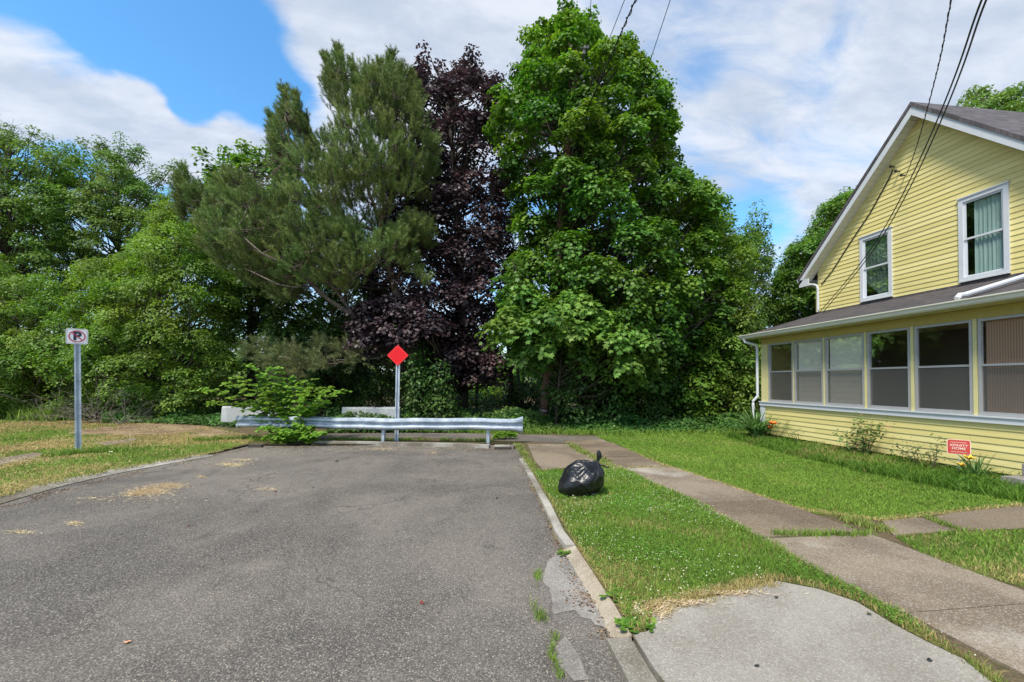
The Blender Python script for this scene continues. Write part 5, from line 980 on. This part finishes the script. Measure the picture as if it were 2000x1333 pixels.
b = MB(); spout(b, [(8.36, 6.1, 3.06), (8.42, 6.1, 3.12), (8.52, 6.1, 3.13), (11.0-.05, 6.05, 3.84), (11-.04, 6.05, 3.95), (11-.04, 6.05, 4.7)], .042); b.build('downspout', M['trim'], house)
# flashing where porch roof meets wall
b = MB(); b.box((XG-.03, YN, 3.752), (XG-.021, YF, 3.80)); b.build('flashing', M['shingle2'], house)
# upper windows
for (a, c, z0, z1) in uw:
    b = MB(); t = .085; x0, x1 = XG-.045, XG+.03; b.box((x0, c, z0), (x1, c+t, z1)); b.box((x0, a-t, z0), (x1, a, z1)); b.box((x0, c+t, z1-t), (x1, a-t, z1)); b.box((x0-.02, c-.02, z1), (x1, a+.02, z1+.025)); b.box((x0-.02, c+.002, z0-.03), (x1, a-.002, z0)); b.box((x0, c+t, z0), (x1, a-t, z0+t*.8)); fr = b.build('window_frame', M['trim'], house)
    zm = (z0+z1)/2; s = .04; y0, y1 = c+t, a-t
    b = MB(); X0 = XG-.018
    for (u0, u1, xo) in ((zm-.02, z1-t, 0), (z0+t*.8, zm+.02, .022)):
        b.box((X0+xo, y0, u0), (X0+xo+.02, y0+s, u1)); b.box((X0+xo, y1-s, u0), (X0+xo+.02, y1, u1)); b.box((X0+xo, y0+s, u1-s), (X0+xo+.02, y1-s, u1)); b.box((X0+xo, y0+s, u0), (X0+xo+.02, y1-s, u0+s))
    b.build('sash', M['trim'], fr)
    b = MB(); b.add([(X0+.012, y0+s, zm), (X0+.012, y0+s, z1-t-s), (X0+.012, y1-s, z1-t-s), (X0+.012, y1-s, zm)], [(0, 3, 2, 1)]); b.add([(X0+.034, y0+s, z0+.1), (X0+.034, y0+s, zm), (X0+.034, y1-s, zm), (X0+.034, y1-s, z0+.1)], [(0, 3, 2, 1)]); b.build('pane', M['glass2'], fr)
    b = MB(); n_ = 40; ya, yb = (c+t+.02, a-t-.14) if c < 8 else (c+t, a-t)
    vs = []
    for k in range(n_+1):
        y = ya+(yb-ya)*k/n_; xx = XG+.06+.014*math.sin(k*1.1)+.008*math.sin(k*2.7)
        if c < 8: lo_ = z0+.02
        else: lo_ = z0+.03+.30*(1-math.sin(math.pi*k/n_))*0+.9*(1-(k/n_))*(k/n_)*0+(.75*abs(k/n_-.35) if k/n_ > .35 else .35*(.35-k/n_))
        vs += [(xx, y, lo_), (xx, y, z1-.03)]
    b.add(vs, [(2*k, 2*k+1, 2*k+3, 2*k+2) for k in range(n_)]); b.build('curtain', M['curtain'], fr)
# main roof
OH = 3.40; XR0 = XG-.32
b = MB()
for s in (-1, 1):
    y1 = RY+s*OH; q = [(0, RY, RZ), (0, y1, RZ-OH), (0, y1, RZ-OH-.10), (0, RY, RZ-.10)]; q = q if s > 0 else q[::-1]; b.extr(q[::-1], (XR0-.02, 0, 0), (XK+.3, 0, 0))
b.build('roof', M['shingle2'], house)
b = MB()
for s in (-1, 1):
    y1 = RY+s*(OH-.03); q = [(0, RY, RZ-.105), (0, y1, RZ-OH-.075), (0, y1, RZ-OH-.24), (0, RY, RZ-.32)]; b.extr(q if s < 0 else q[::-1], (XR0, 0, 0), (XR0+.03, 0, 0))
b.box((XR0, YF+.02, 4.62), (XR0+.03, RY+OH-.031, RZ-OH-.085)); b.build('rake_board', M['trim'], house)
b = MB(); n_ = 34
for s in (-1, 1):
    for k in range(n_):
        u0, u1 = OH*k/n_+.004, OH*(k+1)/n_-.004; b.add([(XR0+.031, RY+s*u0, RZ-.27-u0), (XG-.002, RY+s*u0, RZ-.27-u0), (XG-.002, RY+s*u1, RZ-.27-u1), (XR0+.031, RY+s*u1, RZ-.27-u1), (XR0+.031, RY+s*u0, RZ-.25-u0), (XG-.002, RY+s*u0, RZ-.25-u0), (XG-.002, RY+s*u1, RZ-.25-u1), (XR0+.031, RY+s*u1, RZ-.25-u1)], [(0, 1, 2, 3), (4, 7, 6, 5), (0, 4, 5, 1), (2, 6, 7, 3), (1, 5, 6, 2), (0, 3, 7, 4)])
b.build('soffit', M['cream'], house)
b = MB(); b.box((XR0+.031, YF+.02, 4.64), (XK, RY+OH-.06, 4.66)); b.box((XR0+.031, YF+.021, 4.661), (XR0+.25, RY+OH-.061, 4.69)); b.extr([(0, .0, 0), (0, 0, -.1), (0, .09, -.1), (0, .12, -.01), (0, .12, 0)], (XR0, RY+OH-.055, 4.90), (XK, RY+OH-.055, 4.90)); b.build('gutter', M['trim'], house)
b = MB(); spout(b, [(XG-.2, YF+.38, 4.80), (XG-.18, YF+.34, 4.72), (XG-.07, YF-.02, 4.62), (XG-.065, YF-.06, 4.52), (XG-.065, YF-.06, 3.85), (XG-.10, YF-.06, 3.79)], .034); b.build('downspout', M['trim'], house)
b = MB(); b.box((XG-.024, YF-.02, 3.8), (XG+.0, YF+.06, 4.62)); b.build('corner_board', M['siding'], house)
# insulators on the gable
for i, (x, y) in enumerate([(1746, 326), (1756, 335), (1767, 343)]):
    p = atX(x, y, XG-.03); b = MB(); b.tube([p+np.array([.03, 0, 0]), p-np.array([.08, 0, 0]), p-np.array([.12, 0, 0])], [.012, .02, .028], 7); b.tube([p-np.array([.10, 0, .03]), p-np.array([.10, 0, -.03])], .026, 8); b.build('insulator', M['wire'], house)
b = MB(); q = [atX(x, y, XG-.03) for x, y in [(1744, 332), (1736, 350), (1700, 415), (1660, 475), (1625, 530), (1604, 556)]]; b.tube(q, .014, 6); b.build('cable_run', M['wire'], house)
# steps
b = MB(); b.box((8.05, 4.3, .0), (8.66, 5.35, .24)); b.box((8.35, 4.3, .24), (8.66, 5.30, .42)); b.build('porch_step', M['rubble'], label='grey concrete step at the right edge by the house walkway', cat='steps')

# ------------------------------------------------------------------ plants and yard sign at the porch
def bladeplant(name, base, n, L, m, label, seed, spread=.8, wd=.018, cat='plant'):
    r = np.random.default_rng(seed); V = []; Fc = []; T = []
    for i in range(n):
        a = r.uniform(0, 6.28); o = np.array([math.cos(a), math.sin(a), 0]); l = L*r.uniform(.6, 1.15); cv = spread*r.uniform(.2, 1.2); sd = np.array([-o[1], o[0], 0]); p = np.array(base)+o*r.uniform(0, .12); k0 = len(V); tw = r.normal(0, .4)
        for k, t in enumerate(np.linspace(0, 1, 7)):
            q = p+o*(cv*l*t**1.6)+np.array([0, 0, l*(t-.55*cv*t**2.4)]); w_ = wd*(1-t**2)*.5+.001; V += [q-(sd+o*tw)*w_, q+(sd+o*tw)*w_]
        for k in range(6): Fc.append((k0+2*k, k0+2*k+1, k0+2*k+3, k0+2*k+2)); T.append(np.clip(.45+r.normal(0, .2), 0, 1))
    root = empty(name, base, label, cat); link('leaves', nmesh('leaves', np.array(V), np.array(Fc), {'tint': np.array(T)}), M[m], root); return root
def bloom(root, p, r_, m, n=6):
    b = MB(); base = ORG[root]; b.tube([base, (base+p)/2+np.array([.01, 0, 0]), p], .005, 5); b.build('stem', M['stem'], root)
    b = MB()
    for k in range(n):
        a = 2*math.pi*k/n; o = np.array([math.cos(a), math.sin(a)*.8-.3, .5+.2*(k % 2)]); o = nrm(o); sd = nrm(np.cross(o, [0, 0, 1.])); b.add([p, p+o*r_*.5+sd*r_*.28, p+o*r_*1.0, p+o*r_*.5-sd*r_*.28], [(0, 1, 2, 3)])
    b.build('flower', M[m], root)
M['stem'] = paint('green_stem', (.06, .13, .03), .6, dirt=0)
p1 = gp(1478, 858, .05); bladeplant('iris_clump', p1, 210, 1.0, 'iris', 'clump of sword shaped leaves at the far corner of the porch', 1, 1.0, .045)
p2 = gp(1512, 856, .05); p2 = np.array([8.45, p2[1]-.0, .05]); rt = bladeplant('daylily', p2, 50, .5, 'iris', 'orange flowering lily at the foot of the porch downspout', 2, .7, .022)
bloom(rt, atX(1509, 830, 8.2), .16, 'orange', 9); bloom(rt, atX(1505, 838, 8.2), .12, 'orange', 8); bloom(rt, atX(1500, 833, 8.25), .12, 'maroon', 7)
p3 = atX(1905, 915, 8.35); p3[2] = .05; rt = bladeplant('daylily', p3, 80, .55, 'iris', 'yellow flowering lily under the red yard sign', 3, 1.0, .018)
bloom(rt, atX(1893, 898, 8.2), .11, 'yellow', 8); bloom(rt, atX(1878, 911, 8.2), .09, 'yellow', 8)
def bush(name, base, stems, label, seed, m='rose', size=.075, mult=.75):
    r = np.random.default_rng(seed); root = empty(name, base, label, 'shrub'); b = MB(); P = []
    for tip in stems:
        tip = np.array(tip); cur = [np.array(base)*(1-t)+tip*t+np.array([.03*math.sin(t*5), 0, .06*math.sin(t*3.1)]) for t in np.linspace(0, 1, 7)]; b.tube(cur, np.linspace(.008, .003, 7), 5)
        for k in range(2, 7):
            for j in range(int(9*mult)): P.append(cur[k]+r.normal(0, .06, 3))
        for j in range(int(34*mult)): P.append(tip+r.normal(0, .075, 3))
    P = np.array(P); n = len(P); link('leaves', leaves('leaves', P, np.stack([r.normal(-.3, .5, n), r.normal(0, .5, n), np.ones(n)], 1), r.normal(0, 1, (n, 3)), size*r.uniform(.6, 1.2, n), np.clip(.35+r.normal(0, .25, n), 0, 1)), M[m], root); b.build('stem', M['bark'], root)
p4 = atX(1690, 878, 8.4); p4[2] = .05
bush('rose_bush', p4, [atX(x, y, 8.42) for x, y in [(1677, 822), (1676, 840), (1705, 832), (1722, 832), (1650, 848), (1655, 870), (1685, 855), (1665, 862), (1700, 850)]], 'rose bush with reddish tips against the porch wall', 4)
p5 = atX(1790, 895, 8.4); p5[2] = .05
bush('weed', p5, [atX(x, y, 8.42) for x, y in [(1752, 872), (1775, 874), (1792, 880), (1760, 885)]], 'straggly weed against the porch wall right of the rose bush', 5, 'darkgreen', .045, .5)
p6 = atX(1820, 905, 8.4); p6[2] = .05
bush('weed', p6, [atX(x, y, 8.42) for x, y in [(1812, 886), (1835, 868), (1825, 880), (1815, 895)]], 'straggly weed against the porch wall left of the red yard sign', 6, 'darkgreen', .045, .5)
p7 = atX(1555, 858, 8.5); p7[2] = .05
bush('weed', p7, [atX(x, y, 8.5) for x, y in [(1550, 842), (1562, 846), (1545, 850)]], 'small sparse weed against the porch wall right of the orange lily', 7, 'darkgreen', .04, .3)
# yard sign
cs = atX(1872.5, 873.5, 8.28); root = empty('yard_sign', (cs[0], cs[1], .05), 'small red security sign on a wire stake in front of the porch', 'sign')
ux = nrm(np.array([.60, -.80, 0])); nn = nrm(np.array([-.80, -.60, 0])); d = float((cs-CAM)@FW)
w_, h_ = .255, .25*1.0
b = MB(); b.tube([np.array([cs[0], cs[1], .04]), cs-uz*h_*.4], .004, 6); b.build('stake', M['galv'], root)
hh = 27*d/F; ww = hh*1.12
b = MB(); plate(b, rrect(ww*1.07, hh*1.07, .03), cs, ux, uz, nn, 0, .003); pan = b.build('sign_panel', M['pink'], root); b = MB(); plate(b, rrect(ww, hh, .025), cs, ux, uz, nn, .0035, .005); b.build('red_field', M['redsign'], pan)
for s, dy, sz in (('XFINITY', .105, .25), ('HOME', -.115, .25)):
    me = text_mesh(s, hh*sz, .0006); c_ = cs+uz*hh*dy+nn*.008; me.transform(Matrix(((ux[0], uz[0], nn[0], c_[0]), (ux[1], uz[1], nn[1], c_[1]), (ux[2], uz[2], nn[2], c_[2]), (0, 0, 0, 1)))); link('lettering', me, M['pink'], pan)
for dy in (.33, -.36): b = MB(); b.add([cs+uz*hh*(dy+k)+ux*s*ww*.36+nn*.0065 for s, k in ((-1, -.012), (1, -.012), (1, .012), (-1, .012))], [(0, 1, 2, 3)]); b.build('fine_print', M['pink'], pan)

# ------------------------------------------------------------------ litter
def litter(name, px, py, s, c, label, cat='leaf', z=.004, seed=0):
    r = np.random.default_rng(seed); p = gp(px, py, z); b = MB(); n = 9; a0 = r.uniform(0, 6.28)
    top = [p+np.array([math.cos(a0+2*math.pi*k/n)*s*r.uniform(.5, 1.2), math.sin(a0+2*math.pi*k/n)*s*.7*r.uniform(.5, 1.2), r.uniform(.002, s*.7)]) for k in range(n)]
    b.add([p+np.array([0, 0, .003]), p+np.array([0, 0, s*.5])]+top, [(0, 2+(k+1) % n, 2+k) for k in range(n)]+[(1, 2+k, 2+(k+1) % n) for k in range(n)]); b.build(name, M[c], label=label, cat=cat)
M['redleaf'] = paint('red_leaf', (.20, .03, .02), .6, dirt=.3); M['tanleaf'] = paint('orange_leaf', (.62, .30, .16), .7, dirt=.3); M['blackleaf'] = paint('black_leaf', (.02, .02, .02), .6, dirt=.1); M['greenleaf'] = paint('olive_leaf', (.09, .10, .04), .6, dirt=.3)
litter('fallen_leaf', 824, 1179, .022, 'redleaf', 'small dark red leaf lying in the middle of the asphalt', seed=1)
litter('fallen_leaf', 247, 1256, .022, 'tanleaf', 'small orange leaf on the asphalt near the lower left', seed=2)
litter('fallen_leaf', 855, 1197, .012, 'redleaf', 'tiny reddish speck right of the dark red leaf', seed=3)
litter('fallen_leaf', 1479, 1302, .014, 'blackleaf', 'black crumpled leaf on the driveway apron', z=.056, seed=4)
litter('fallen_leaf', 1698, 1201, .022, 'greenleaf', 'curled olive leaf on the upper right of the driveway apron', z=.056, seed=5)
litter('fallen_leaf', 1516, 1168, .016, 'blackleaf', 'thin dark leaf near the top edge of the driveway apron', z=.056, seed=6)
litter('fallen_leaf', 1815, 1290, .018, 'blackleaf', 'dark leaf at the right end of the driveway apron', z=.056, seed=7)
litter('fallen_leaf', 538, 961, .03, 'redleaf', 'reddish leaf on the left half of the asphalt', seed=8)
litter('fallen_leaf', 368, 1028, .02, 'redleaf', 'dark leaf on the asphalt below the large straw patch', seed=9)
litter('fallen_leaf', 612, 953, .02, 'blackleaf', 'dark speck of leaf right of the reddish leaf', seed=10)
litter('fallen_leaf', 970, 974, .025, 'blackleaf', 'dark leaf on the asphalt left of the right kerb', seed=11)
litter('fallen_leaf', 657, 902, .04, 'blackleaf', 'dark leaf on the asphalt below the guardrail', seed=12)
litter('paper_scrap', 217, 884, .045, 'clover', 'crumpled white scrap in the grass right of the no parking post', 'paper', z=.10, seed=13)
